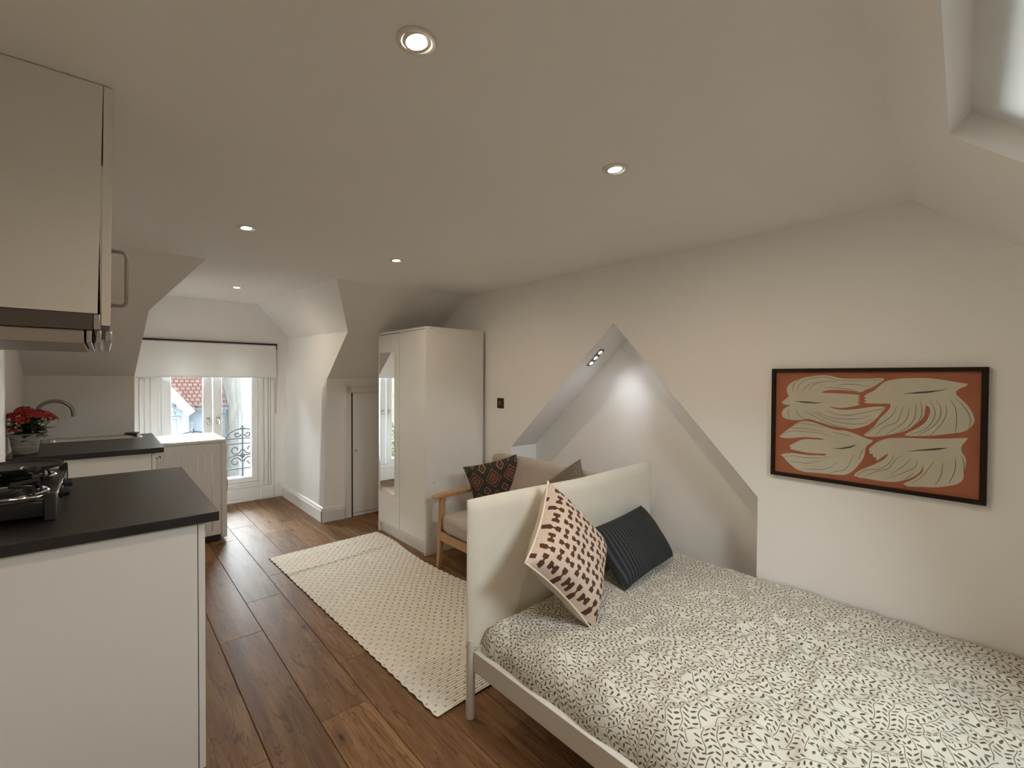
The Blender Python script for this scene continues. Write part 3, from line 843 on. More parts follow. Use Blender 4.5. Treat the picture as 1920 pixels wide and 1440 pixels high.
# slip cover: soft panel that hangs a little between its ends
mb = MB(); nx, nz = 60, 26
hx0, hx1, hz0, hz1 = 1.083, 2.404, .292, .880
def hb(u, v, side):
    x = hx0 + (hx1 - hx0) * u; z = hz0 + (hz1 - hz0) * v
    z += -.007 * sin(pi * u) * v + .003 * sin(9 * u) * v
    e = min(1, min(u, 1 - u) * 24, (1 - v) * 12)
    th = .006 + .017 * sqrt(max(0, 1 - (1 - e) ** 2))
    y = byh + side * th
    w = .0022 * noise.noise(Vector((x * 5, z * 3.2, 1.7))) + .0022 * noise.noise(Vector((x * 2 + z * 6, z * 2 - x * 3, 5)))
    return (x, y + w * e, z)
for side in (-1, 1):
    vs = [hb(i / nx, j / nz, side) for j in range(nz + 1) for i in range(nx + 1)]
    fs = [(j * (nx + 1) + i, j * (nx + 1) + i + 1, (j + 1) * (nx + 1) + i + 1, (j + 1) * (nx + 1) + i) for j in range(nz) for i in range(nx)]
    mb.add(vs, fs)
ring = lambda s: [hb(i / nx, 0, s) for i in range(nx + 1)] + [hb(1, j / nz, s) for j in range(1, nz + 1)] + [hb(i / nx, 1, s) for i in range(nx - 1, -1, -1)] + [hb(0, j / nz, s) for j in range(nz - 1, 0, -1)]
ra_, rb_ = ring(-1), ring(1); nR = len(ra_)
mb.add(ra_ + rb_, [(i, (i + 1) % nR, nR + (i + 1) % nR, nR + i) for i in range(nR)])
hbo = mb.build('headboard_cover', M['headboard'], bd, smooth=True)
se = MB()
se.tube([hb(0, j / nz, 0) for j in range(nz + 1)] + [hb(i / nx, 1, 0) for i in range(1, nx + 1)] + [hb(1, j / nz, 0) for j in range(nz - 1, -1, -1)], .0042, 6)
se.build('seam', M['headboard'], hbo, smooth=True)
for x in (bx0, bx1 - .028):
    MB().box(x, x + .024, byf + .01, byh - .02, .196, .275).build('side_rail', M['bedmetal'], bd, bevel=.002)
MB().box(bx0 + .024, bx1 - .03, byf - .012, byf + .012, .196, .275).build('foot_rail', M['bedmetal'], bd, bevel=.002)
for k in range(16):
    y = byf + .10 + k * .122
    MB().box(bx0 + .026, bx1 - .03, y - .034, y + .034, .222, .236).build('slat', M['oak'], bd)

# ---- mattress under the leaf print sheet
mx0, mx1, my0, my1 = 1.128, 2.408, -.53, 1.448
def edge(t, r, p=2.3):
    if t >= r: return 1.0
    if t <= 0: return 0.0
    return (1 - (1 - t / r) ** p) ** (1 / p)
def sm(a, b, x):
    t = max(0, min(1, (x - a) / (b - a))); return t * t * (3 - 2 * t)
def sheet_z(x, y):
    e = min(edge(x - mx0, .085), edge(mx1 + .03 - x, .04), edge(my1 - y, .07), edge(y - my0, .07))
    ax = .005 + .046 * (1 - sm(.45, 1.2, y)) * sm(mx0, mx0 + .25, x)
    ax *= 1 - .8 * sm(2.12, 2.40, x)
    q = Vector((x * 4.6 + y * 2.0, y * 5.4 - x * 1.4, 0))
    wv = noise.noise_vector(q * .8) * .55
    r1 = 1 - abs(noise.noise(q + wv + Vector((3, 1, 7)))) * 2
    r2 = 1 - abs(noise.noise(q * 2.1 + wv * 1.5 + Vector((9, 4, 2)))) * 2
    w = ax * (r1 * .9 + r2 * .45 - .55)
    # puckers where the sheet is tucked in along the open side
    t = x - mx0
    puck = sin(y * 23 + 1.2 * sin(y * 7)) * .016 * sm(0, .05, t) * (1 - sm(.06, .20, t))
    crown = .012 * (1 - ((x - 1.77) / .64) ** 2)
    return .232 + (.160 + crown) * e + (w + puck) * e
xs = []
x = mx0
while x < mx1:
    xs.append(x); d = min(x - mx0, mx1 - x); x += .003 if d < .02 else (.006 if d < .09 else .0125)
xs.append(mx1)
ys = []
y = my0
while y < my1:
    ys.append(y); d = min(y - my0, my1 - y); y += .003 if d < .02 else (.006 if d < .09 else .0125)
ys.append(my1)
# vertex columns are pushed out a little where the side bulges
def sheet_pt(x, y):
    z = sheet_z(x, y); t = x - mx0
    bul = .014 * (1 - sm(0, .06, t)) * sm(.235, .30, z) * (1 - sm(1.38, 1.45, y))
    return (x - bul - .006 * sin(y * 23) * (1 - sm(0, .05, t)) * sm(.235, .30, z), y, z)
mb = MB(); nX, nY = len(xs), len(ys)
mb.add([sheet_pt(x, y) for y in ys for x in xs], [(j * nX + i, j * nX + i + 1, (j + 1) * nX + i + 1, (j + 1) * nX + i) for j in range(nY - 1) for i in range(nX - 1)])
bot = [(mx0, my0, .237), (mx1, my0, .237), (mx1, my1, .237), (mx0, my1, .237)]
mb.add(bot, [(3, 2, 1, 0)])
mo = mb.build('mattress', M['sheet'], smooth=True)
tag(mo, 'mattress in a white sheet printed with olive leaf sprigs', 'mattress')

# ---- cushions
def cushion(name, hw, hh, th, mats, mtx, pinch=.07, n=30, seed=1, piping=None, pow_=.5, tassel=False):
    mb = MB()
    def outline(u, v):
        return hw * u * (1 - pinch * (1 - v * v) * abs(u)), hh * v * (1 - pinch * (1 - u * u) * abs(v))
    for side, mi in ((1, 0), (-1, 1)):
        vs = []
        for j in range(n + 1):
            for i in range(n + 1):
                u, v = -1 + 2 * i / n, -1 + 2 * j / n
                x, y = outline(u, v)
                h = ((1 - u ** 4) * (1 - v ** 4)) ** pow_ * (1 - .25 * (u * u + v * v) / 2)
                w = noise.noise(Vector((u * 2.3 + seed, v * 2.3, side * 3.1))) * .05 * th * h * 1.2
                vs.append((x, y, side * th / 2 * h + w))
        mb.add(vs, [(j * (n + 1) + i, j * (n + 1) + i + 1, (j + 1) * (n + 1) + i + 1, (j + 1) * (n + 1) + i) for j in range(n) for i in range(n)], mi)
    me_o = mb.build(name, mats, smooth=True)
    me_o.matrix_world = mtx
    if piping:
        path = []
        for k in range(n): path.append(outline(-1 + 2 * k / n, -1))
        for k in range(n): path.append(outline(1, -1 + 2 * k / n))
        for k in range(n): path.append(outline(1 - 2 * k / n, 1))
        for k in range(n): path.append(outline(-1, 1 - 2 * k / n))
        p = MB().tube([(a, b, 0) for a, b in path], .0042, 7, closed=True).build('piping', piping, smooth=True)
        p.parent = me_o
    return me_o
def frame_m(c, R, spin=0.0, shift=(0, 0, 0)):
    m = Matrix([[R[i][j] for j in range(3)] for i in range(3)])
    m = m @ Matrix.Rotation(spin, 3, 'Z')
    m4 = m.to_4x4(); m4.translation = Vector(c) + m @ Vector(shift)
    return m4
R_big = [[.9752686, .0647149, .2113367], [.1558217, .4768073, -.8650864], [-.1567508, .8766224, .4549312]]
c1 = cushion('throw_cushion', .214, .214, .185, [M['bowtie'], M['creamback']], frame_m((1.435, 1.252, .652), R_big, radians(45), (0, 0, .0)), seed=2, piping=M['piping'], pinch=.10)
tag(c1, 'square cushion with brown bow-tie print and ivory piping standing on its corner', 'cushion', 'cushions on the bed')
R_drk = [[.9922497, -.0779939, .096734], [.1242596, .6212602, -.7736894], [.0002461, .7797132, .6261367]]
c2 = cushion('throw_cushion', .275, .152, .150, [M['stripes'], M['blackmat']], frame_m((2.010, 1.318, .535), R_drk, 0, (0, 0, -.004)), seed=5, pinch=.05)
tag(c2, 'dark oblong cushion with fine grey stripes leaning on the headboard', 'cushion', 'cushions on the bed')
R_kil = [[.7405163, -.3550052, -.5706198], [-.6293643, -.0685928, -.7740772], [.235661, .9323445, -.2742217]]
c3 = cushion('throw_cushion', .200, .200, .12, [M['kilim'], M['boucle']], frame_m((2.150, 2.590, .585), R_kil, 0, (0, 0, .0)), seed=8, pinch=.09)
tag(c3, 'dark red kilim cushion with woven diamonds in the corner of the sofa', 'cushion', 'cushions on the sofa')
R_brn = [[-.1702771, .6554071, -.735831], [-.9747107, -.0023553, .2234579], [.1447228, .7552721, .6392334]]
c4 = cushion('throw_cushion', .185, .185, .11, [M['boucle'], M['boucle']], frame_m((2.115, 1.904, .655), R_brn, radians(45), (0, 0, .0)), seed=11, pinch=.10)
tag(c4, 'plain grey-brown boucle cushion leaning on the sofa back', 'cushion', 'cushions on the sofa')

# ---- rug
rw_, rl_ = .875, 2.21
mb = MB(); nx, ny = 50, 170
def rug_z(x, y):
    z = .008 + .0012 * noise.noise(Vector((x * 5, y * 5, 3)))
    for yf, a, w in ((.72, .017, .017), (-.05, .005, .03), (.98, .007, .016), (.35, .004, .02)):
        d = (y - yf - .05 * x) / w
        z += a * math.exp(-d * d) * (.6 + .4 * noise.noise(Vector((x * 3, yf, 0))))
    return z
def rug_p(i, j, top):
    x = (i / nx - .5) * rw_; y = (j / ny - .5) * rl_
    if i == 0 or i == nx:
        x += .003 * sin(y * 380) + .003 * noise.noise(Vector((y * 9, i, 0)))
    xx = x - .064 * sm(.05, .44, x) * math.exp(-((y - .17) / .42) ** 2) + .006 * sm(.1, .44, x) * sin(y * 9)
    return (xx, y + .012 * noise.noise(Vector((x * 2, j / ny * 2, 9))) * (1 if j in (0, ny) else 0), rug_z(x, y) if top else .001)
mb.add([rug_p(i, j, True) for j in range(ny + 1) for i in range(nx + 1)], [(j * (nx + 1) + i, j * (nx + 1) + i + 1, (j + 1) * (nx + 1) + i + 1, (j + 1) * (nx + 1) + i) for j in range(ny) for i in range(nx)])
loop = [(i, 0) for i in range(nx)] + [(nx, j) for j in range(ny)] + [(i, ny) for i in range(nx, 0, -1)] + [(0, j) for j in range(ny, 0, -1)]
n_ = len(loop)
mb.add([rug_p(i, j, True) for i, j in loop] + [rug_p(i, j, False) for i, j in loop], [(k, (k + 1) % n_, n_ + (k + 1) % n_, n_ + k) for k in range(n_)], 1)
ro = mb.build('rug', [M['rug'], M['rugedge']], smooth=40)
ro.location = (1.394, 2.675, .0); ro.rotation_euler = (0, 0, radians(1.9))
tag(ro, 'long cream woven rug with rows of brown dashes on the oak floor', 'rug')

# ---- picture
M['frame'] = simple('dark_wood_frame', (.018, .010, .007), .6, spec=.2, nscale=30, namp=.2)
def paper():
    t = NT('terracotta_print'); n = t.noise(t.pos(), 9, 3)
    t.col(t.ramp(n, [(.3, (.34, .105, .050)), (.7, (.40, .130, .065))])).set(Roughness=.6); return t.mat
M['terracotta'] = paper()
M['birdcream'] = simple('cream_print', (.56, .53, .42), .6, nscale=12, namp=.04)
M['ink'] = simple('dark_ink', (.07, .06, .04), .6)
pc = thing('framed_picture', 'dark-framed print of four cream birds on terracotta', 'picture', (XR - .01, .458, .913))
py0, py1, pz0, pz1, fw = .0965, .8205, .913, 1.420, .016
for a in ((py0, py1, pz1 - fw, pz1), (py0, py1, pz0, pz0 + fw), (py0, py0 + fw + .003, pz0 + fw, pz1 - fw), (py1 - fw, py1, pz0 + fw, pz1 - fw)):
    MB().box(XR - .024, XR - .001, a[0], a[1], a[2], a[3]).build('frame_bar', M['frame'], pc, bevel=.0015)
pp = MB().box(XR - .010, XR - .002, py0 + fw - .002, py1 - fw + .002, pz0 + fw - .002, pz1 - fw + .002).build('print', M['terracotta'], pc)
BIRDS=[
([(40,347),(71,378),(64,393),(62,416),(74,434),(92,449),(116,459),(139,467),(168,472),(197,476),(228,475),(258,467),(288,462),(332,462),(374,462),(415,465),(424,461),(412,447),(383,425),(361,414),(344,403),(318,409),(274,412),(232,410),(202,399),(244,397),(274,396),(304,395),(338,393),(344,391),(334,385),(344,380),(334,375),(344,370),(334,364),(344,359),(333,355),(345,351),(305,338),(275,333),(245,335),(231,336),(260,327),(290,326),(333,332),(375,342),(416,347),(430,343),(422,331),(401,297),(382,275),(357,258),(320,246),(291,247),(246,252),(215,260),(183,269),(151,276),(118,268),(84,267),(60,271),(44,282),(42,299),(49,315),(66,328),(80,333),(49,340)],[[(106,402),(111,425),(126,446),(149,459),(181,465),(219,467),(258,456),(303,453),(360,455),(415,456)],[(156,407),(164,426),(188,441),(219,449),(259,447)],[(86,398),(88,421),(99,444),(116,457)],[(126,402),(139,422),(162,439),(194,445)],[(259,429),(289,437),(332,436),(374,428)],[(213,423),(259,420),(303,416),(335,406)],[(104,318),(109,296),(125,282),(148,276)],[(70,320),(69,297),(76,271)],[(186,312),(221,296),(261,286),(305,287),(348,293),(384,310)],[(164,312),(199,294),(240,277),(276,269),(311,266),(357,272),(390,293)],[(214,321),(260,305),(305,303),(362,319),(422,339)],[(134,312),(183,286),(240,260),(306,248)]],[(94,356),(117,354),(130,353),(157,352),(182,351),(214,357)]),
([(366,397),(388,410),(407,431),(425,449),(458,460),(503,465),(563,465),(609,457),(649,448),(670,444),(664,435),(649,427),(637,413),(641,400),(661,376),(677,350),(687,323),(688,302),(676,279),(659,264),(636,257),(603,248),(566,240),(528,235),(490,234),(510,253),(536,273),(557,300),(566,332),(565,349),(554,360),(552,343),(548,314),(527,284),(497,255),(465,240),(428,227),(390,218),(358,221),(375,241),(395,267),(413,299),(432,324),(445,346),(445,358),(417,359),(366,357),(356,363),(366,368),(356,375),(366,380),(356,387)],[[(366,225),(399,262),(432,291),(455,320),(464,350)],[(395,222),(428,264),(465,285),(478,321),(486,351)],[(428,228),(470,267),(496,299),(504,346)],[(465,240),(501,270),(522,312),(524,364)],[(510,265),(536,302),(542,336),(537,376)],[(497,235),(549,263),(574,299),(580,339),(564,380)],[(532,238),(574,276),(594,312),(596,351),(581,381)],[(568,242),(599,289),(612,329),(610,363)],[(638,257),(641,298),(638,348),(622,385)],[(674,279),(678,312),(666,349),(638,389)]],[(484,402),(512,405),(534,408),(560,411),(585,416),(613,424)]),
([(391,204),(383,191),(368,177),(364,159),(362,138),(353,113),(337,86),(320,62),(297,44),(264,38),(230,37),(193,35),(154,32),(125,33),(101,43),(84,56),(66,71),(52,90),(38,96),(52,104),(86,112),(127,111),(160,111),(192,115),(222,118),(222,126),(185,122),(153,121),(120,124),(96,127),(79,130),(86,137),(76,140),(86,147),(74,144),(96,159),(116,173),(139,182),(172,185),(216,188),(197,193),(172,193),(133,191),(96,184),(61,179),(33,183),(47,200),(68,220),(92,241),(112,258),(138,266),(171,263),(203,252),(234,242),(264,235),(291,236),(323,227),(352,215),(374,207)],[[(37,188),(68,208),(105,217),(145,217),(191,216),(234,209)],[(102,254),(142,253),(181,250),(215,240)],[(78,228),(125,232),(171,229),(216,222)],[(56,91),(97,100),(137,98),(186,102),(242,115)],[(66,67),(114,74),(147,71),(173,82),(211,91)],[(118,32),(154,47),(193,50),(233,63),(266,93)],[(234,36),(258,52),(288,62),(308,89),(325,133)],[(342,115),(350,147),(361,166)],[(246,225),(286,218),(324,211)]],[(247,154),(272,155),(292,160),(313,167),(324,174),(336,179)]),
([(673,242),(665,227),(656,209),(656,190),(666,170),(669,143),(663,115),(662,87),(646,65),(618,52),(582,41),(539,35),(504,30),(489,38),(513,56),(534,77),(547,97),(549,128),(541,96),(517,69),(491,53),(464,42),(426,37),(378,39),(326,43),(348,72),(377,91),(406,111),(430,132),(441,155),(420,137),(404,120),(399,134),(392,133),(389,148),(379,144),(379,156),(376,165),(391,185),(415,206),(452,220),(515,226),(579,230),(640,238)],[[(333,44),(368,75),(416,88),(449,123),(457,151)],[(356,42),(402,74),(440,92),(467,137),(485,153)],[(449,69),(485,105),(512,143)],[(436,49),(486,81),(525,111),(529,140)],[(517,46),(547,79),(564,111),(580,141)],[(584,49),(600,88),(605,139)],[(622,61),(638,111),(641,166)],[(663,115),(663,148),(655,174)],[(493,56),(521,87)]],[(502,171),(537,180),(567,186),(592,192),(604,195),(616,199)]),
]

def ribbon(mb, pts, w, x, mi):
    P = [Vector((0, py1 - u / 1000, pz0 + v / 1000)) for u, v in pts]
    # smooth the polyline
    Q = []
    for i in range(len(P) - 1):
        a, b, c, d = P[max(i - 1, 0)], P[i], P[i + 1], P[min(i + 2, len(P) - 1)]
        for k in range(5):
            t = k / 5
            Q.append(.5 * ((2 * b) + (c - a) * t + (2 * a - 5 * b + 4 * c - d) * t * t + (3 * b - a - 3 * c + d) * t ** 3))
    Q.append(P[-1]); N_ = len(Q); vs = []
    for i, q in enumerate(Q):
        t = (Q[min(i + 1, N_ - 1)] - Q[max(i - 1, 0)]).normalized(); s = Vector((0, -t.z, t.y))
        ww = w(i / (N_ - 1)) / 2
        vs += [Vector((x, 0, 0)) + q + s * ww, Vector((x, 0, 0)) + q - s * ww]
    mb.add(vs, [(2 * i, 2 * i + 1, 2 * i + 3, 2 * i + 2) for i in range(N_ - 1)], mi)
for outl, lines, strk in BIRDS:
    P = [(u, v) for u, v in outl]; sm_ = []
    n_ = len(P)
    for i in range(n_):
        a, b, c, d = (Vector(P[(i + k) % n_]) for k in (-1, 0, 1, 2))
        sm_.append(b)
        if (c - b).length > 18:
            t = .5; q = .5 * ((2 * b) + (c - a) * t + (2 * a - 5 * b + 4 * c - d) * t * t + (3 * b - a - 3 * c + d) * t ** 3)
            sm_.append(q)
    mb = MB().prism([(XR - .0100, py1 - q.x / 1000, pz0 + q.y / 1000) for q in sm_], (-.0004, 0, 0))
    bo = mb.build('bird', M['birdcream'], pp)
    mb = MB()
    for l in lines:
        ribbon(mb, l, lambda s: .0008 + .0012 * s * (1 - s) * 3, XR - .0108, 0)
    ribbon(mb, strk, lambda s: .0008 + .006 * (4 * s * (1 - s)) ** 1.5, XR - .0108, 0)
    mb.build('feather_lines', M['ink'], bo)

# ---- light switch
sw = thing('light_switch', 'small bronze light switch on the wall above the sofa', 'switch', (XR, 2.858, 1.12))
MB().box(XR - .006, XR, 2.817, 2.898, 1.119, 1.202).build('plate', simple('bronze_plate', (.055, .035, .022), .35, .7), sw, bevel=.002)
MB().box(XR - .014, XR - .005, 2.850, 2.864, 1.146, 1.178).build('toggle', simple('brass_toggle', (.30, .22, .12), .35, .8), sw, bevel=.002)

# ---- ceiling downlights
M['lamp'] = emitter('lamp_face', (1.0, .90, .74), 14.0)
M['lampcool'] = emitter('cool_lamp_face', (.95, .98, 1.0), 9.0)
M['trimring'] = simple('downlight_trim', (.74, .71, .66), .45)
M['cup'] = simple('downlight_cup', (.80, .74, .64), .35, .2)
def downlight(x, y, z, label, tiltx=0.0, tilty=0.0, power=DOWNLIGHT_W):
    t = thing('downlight', label, 'downlight', (x, y, z), 'ceiling downlights')
    MB().lathe([(.043, 0), (.043, -.003), (.039, -.0055), (.033, -.0045), (.030, -.001)], (x, y, z), (0, 0, 1), 36, caps=False).build('trim_ring', M['trimring'], t, smooth=40)
    ax = Vector((tiltx, tilty, -1)).normalized()
    MB().lathe([(.031, -.001), (.029, .002), (.0255, .0035), (.0235, .003)], (x, y, z), ax, 32, caps=False).build('cup', M['cup'], t, smooth=True)
    MB().lathe([(0, .0036), (.016, .0042), (.0235, .003)], (x, y, z), ax, 32, caps=False).build('lamp', M['lamp'], t, smooth=True)
    d = bpy.data.lights.new('downlight_beam', 'SPOT'); d.energy = power; d.color = DOWNLIGHT_COL
    d.spot_size = radians(178); d.spot_blend = .72; d.shadow_soft_size = .03
    o = bpy.data.objects.new('downlight_beam', d); COL.objects.link(o)
    o.location = Vector((x, y, z)) + ax * .012; o.rotation_euler = ax.to_track_quat('-Z', 'Y').to_euler()
    adopt(o, t)
downlight(.502, .874, ZC, 'largest glowing ceiling downlight, nearest the kitchen wall cabinet', .12, -.1)
downlight(1.310, .950, ZC, 'glowing ceiling downlight above the bed', .08, -.05)
downlight(.520, 2.514, ZC, 'glowing ceiling downlight above the kitchen floor', .08, -.08, DOWNLIGHT_W * .65)
downlight(1.347, 2.588, ZC, 'glowing ceiling downlight in front of the wardrobe', .05, -.05)
downlight(.850, 4.47, ZC + (4.47 - YF) / (YW + .02 - YF) * (DT - ZC), 'small glowing downlight in the dormer ceiling', 0, -.05, DOWNLIGHT_W * 1.3)

# ---- triple spot in the recess
def triple_spot(sc, sd, sn, label, power, cone):
    tf = thing('recessed_triple_spot', label, 'spotlight', sc, 'recessed spots in the wall recess')
    MB().obox(sc + sn * .002, sd, (1, 0, 0), sn, .080, .023, .003).build('plate', M['fixture'], tf, bevel=.001)
    for k in (-1, 0, 1):
        c = sc + sd * (.052 * k) + sn * .0052
        MB().lathe([(0, .0015), (.012, .0015), (.0145, 0)], c, sn, 20, caps=False).build('lamp', M['lampcool'], tf, smooth=True)
        d = bpy.data.lights.new('recess_beam', 'SPOT'); d.energy = power; d.color = (.88, .94, 1.0)
        d.spot_size = radians(cone); d.spot_blend = .9; d.shadow_soft_size = .015
        o = bpy.data.objects.new('recess_beam', d); COL.objects.link(o); o.location = c + sn * .006
        o.rotation_euler = sn.to_track_quat('-Z', 'Y').to_euler(); adopt(o, tf)
triple_spot(Vector((2.530, 1.984, .818 + (2.73 - 1.984) * .904 / .973)), Vector((0, -.7327, .6806)), Vector((0, -.6806, -.7327)),
            'dark rectangular fitting with three white spots in the recess slope nearer the wardrobe', NICHE_W * .35, 120)
triple_spot(Vector((2.505, 1.545, 1.722 - (1.757 - 1.545) * .936 / .872)), Vector((0, .682, .732)), Vector((0, .732, -.682)),
            'triple spot fitting in the recess slope nearer the picture', NICHE_W * 1.05, 95)

# ---- roller blind
bl = thing('roller_blind', 'white roller blind half down over the glazed doors', 'blind', (.83, 5.61, 1.70))
MB().box(.20, 1.458, 5.596, 5.652, 1.718, 1.729).build('headrail', M['darkgap'], bl)
MB().lathe([(.021, 0), (.021, 1.235)], (.212, 5.62, 1.694), (1, 0, 0), 20).build('roller', M['upvc'], bl, smooth=40)
for x in (.204, 1.452):
    MB().box(x - .004, x + .004, 5.592, 5.655, 1.668, 1.722).build('bracket', M['blackmat'] if x > 1 else M['upvc'], bl)
MB().box(.215, 1.445, 5.597, 5.599, 1.362, 1.700).build('fabric', M['blind'], bl)
MB().box(.215, 1.445, 5.592, 5.604, 1.352, 1.366).build('bottom_bar', M['blind'], bl, bevel=.004)
MB().tube([(1.457, 5.606, 1.69), (1.459, 5.606, 1.3), (1.447, 5.607, .955), (1.441, 5.610, .95), (1.443, 5.614, 1.0), (1.456, 5.634, 1.69)], .0028, 6).build('cord', simple('blind_cord', (.45, .36, .32), .7), bl, smooth=True)

# ================================================================ kitchen
# ---- near base cabinet and worktop
WT = .935
bc = thing('base_cabinet', 'white kitchen base cabinet under the nearest dark worktop', 'cabinet', (-.08, 2.2, 0))
cy0_, cy1_ = 1.760, 2.672
MB().box(XL + .004, .222, cy0_, cy0_ + .018, .0, .904).build('side_panel', M['kitchen'], bc, bevel=.001)
MB().box(XL + .004, .222, cy1_ - .018, cy1_, .0, .904).build('side_panel', M['kitchen'], bc, bevel=.001)
MB().box(XL + .004, .220, cy0_ + .018, cy1_ - .018, .10, .116).build('bottom_panel', M['kitchen'], bc)
MB().box(XL + .004, XL + .010, cy0_ + .018, cy1_ - .018, .116, .904).build('back_panel', M['kitchen'], bc)
MB().box(.165, .18, cy0_ + .018, cy1_ - .018, 0, .098).build('plinth', M['kitchen'], bc)
ym = (cy0_ + cy1_) / 2
for i, (a, b) in enumerate(((cy0_, ym - .0015), (ym + .0015, cy1_))):
    d = MB().box(.2245, .2425, a, b, .102, .900).build('door', M['kitchen'], bc, bevel=.0012)
    yh = ym + (-.05 if i == 0 else .05)
    MB().tube([(.2425, yh, .70), (.268, yh, .70), (.273, yh, .705), (.273, yh, .815), (.268, yh, .82), (.2425, yh, .82)], .005, 8).build('handle', M['nickel'], d, smooth=True)
wt = MB().box(XL + .002, .2785, 1.735, 2.700, .905, WT).build('worktop', M['worktop'], bevel=.0015)
tag(wt, 'dark grey laminate worktop carrying the portable hob', 'worktop')

# ---- sink cabinet, worktop, sink, tap
WS = .942
sc_ = thing('sink_cabinet', 'white kitchen cabinet under the sink worktop', 'cabinet', (-.08, 3.85, 0))
ky0, ky1 = 3.462, 4.318
MB().box(XL + .004, .212, ky0, ky0 + .018, 0, WS - .031).build('side_panel', M['kitchen'], sc_, bevel=.001)
MB().box(XL + .004, .212, ky1 - .018, ky1, 0, WS - .031).build('side_panel', M['kitchen'], sc_, bevel=.001)
MB().box(XL + .004, .205, ky0 + .018, ky1 - .018, .10, .116).build('bottom_panel', M['kitchen'], sc_)
MB().box(.155, .17, ky0 + .018, ky1 - .018, 0, .098).build('plinth', M['kitchen'], sc_)
ym = (ky0 + ky1) / 2
for i, (a, b) in enumerate(((ky0, ym - .0015), (ym + .0015, ky1))):
    d = MB().box(.2145, .2325, a, b, .102, WS - .035).build('door', M['kitchen'], sc_, bevel=.0012)
    MB().lathe([(.006, 0), (.005, .012), (.012, .020), (.013, .028), (.009, .031)], (.2325, ky0 + .05 if i == 0 else ky1 - .05, WS - .075), (1, 0, 0), 14).build('knob', M['chrome'], d, smooth=40)
sxa, sxb, sya, syb = -.285, .190, 4.085, 4.305
mb = MB()
mb.box(XL + .002, .270, 3.440, sya, WS - .030, WS).box(XL + .002, .270, syb, 4.345, WS - .030, WS)
mb.box(XL + .002, sxa, sya, syb, WS - .030, WS).box(sxb, .270, sya, syb, WS - .030, WS)
ws = mb.build('worktop', M['worktop'])
tag(ws, 'dark grey laminate worktop with the inset sink and flower pot', 'worktop')
sk = thing('sink', 'long shallow stainless steel inset sink', 'sink', (-.05, 4.19, WS))
def rrect(x0, x1, y0, y1, r, z, n=5):
    pts = []
    for cx, cy, a0 in ((x1 - r, y1 - r, 0), (x0 + r, y1 - r, pi / 2), (x0 + r, y0 + r, pi), (x1 - r, y0 + r, 1.5 * pi)):
        for k in range(n + 1):
            a = a0 + pi / 2 * k / n; pts.append((cx + r * cos(a), cy + r * sin(a), z))
    return pts
rings = [rrect(sxa - .012, sxb + .012, sya - .012, syb + .012, .045, WS + .001), rrect(sxa - .010, sxb + .010, sya - .010, syb + .010, .045, WS + .005),
         rrect(sxa + .012, sxb - .012, sya + .014, syb - .014, .035, WS + .003), rrect(sxa + .020, sxb - .020, sya + .022, syb - .022, .03, WS - .012),
         rrect(sxa + .026, sxb - .026, sya + .028, syb - .028, .03, WS - .105), rrect(sxa + .06, sxb - .06, sya + .06, syb - .06, .03, WS - .115)]
n_ = len(rings[0]); mb = MB()
mb.add([p for r in rings for p in r], [(i * n_ + k, i * n_ + (k + 1) % n_, (i + 1) * n_ + (k + 1) % n_, (i + 1) * n_ + k) for i in range(5) for k in range(n_)] + [tuple(range(5 * n_, 6 * n_))])
mb.build('bowl', M['steel'], sk, smooth=50)
for k in range(6):
    MB().box(-.070 + k * .017, -.060 + k * .017, syb - .026, syb - .0235, WS - .040, WS - .026).build('overflow_slot', M['darkgap'], sk)
pl = MB().lathe([(0, 0), (.040, 0), (.044, .004), (.040, .008), (.02, .009), (0, .009)], (.155, 4.312, WS + .0085), (0, 0, 1), 24).build('sink_plug', M['blackmat'], smooth=40)
tag(pl, 'round black plug lying on the sink rim', 'plug')
fc = thing('kitchen_tap', 'satin steel gooseneck tap behind the sink', 'tap', (-.315, 4.20, WS))
pts = [(-.322, 4.20, WS + .002), (-.322, 4.20, 1.08), (-.322, 4.20, 1.12)]
for k in range(1, 16):
    a = pi - k / 15 * radians(168)
    pts.append((-.236 + .086 * cos(a), 4.20, 1.120 + .082 * sin(a)))
pts.append((-.149, 4.20, 1.098))
MB().tube(pts, .0105, 12).build('spout', M['nickel'], fc, smooth=40)
MB().lathe([(.024, 0), (.024, .008), (.018, .014), (.017, .06), (.0125, .066)], (-.322, 4.20, WS + .0005), (0, 0, 1), 18).build('base', M['nickel'], fc, smooth=40)
MB().tube([(-.322, 4.185, WS + .04), (-.322, 4.15, WS + .055), (-.322, 4.125, WS + .075)], .006, 8).build('lever', M['nickel'], fc, smooth=True)

# ---- flower pot
fp = thing('potted_kalanchoe', 'red flowering plant in a whitewashed basket pot', 'plant', (-.318, 3.62, WS))
def basket():
    t = NT('whitewashed_wicker'); x = t.sep(t.pos())
    v = t.comb(t.m('MULTIPLY', x[0], 20), t.m('MULTIPLY', x[1], 20), t.m('MULTIPLY', x[2], 240))
    n = t.noise(v, 1.0, 3, .6)
    t.col(t.ramp(n, [(.3, (.16, .145, .125)), (.6, (.40, .375, .34))])).set(Roughness=.9).bump(n, .8, .004); return t.mat
px, py, pz = -.318, 3.62, WS + .001
mb = MB().lathe([(.044, 0), (.048, .003), (.056, .060), (.062, .104), (.0645, .107), (.0625, .110), (.058, .107), (.055, .085)], (px, py, pz), (0, 0, 1), 40)
mb.build('pot', basket(), fp, smooth=50)
MB().lathe([(0, 0), (.054, 0)], (px, py, pz + .092), (0, 0, 1), 24, caps=False).build('soil', M['bark'], fp)
M['leaf'] = simple('dark_green_leaf', (.022, .050, .014), .45, nscale=40, namp=.3)
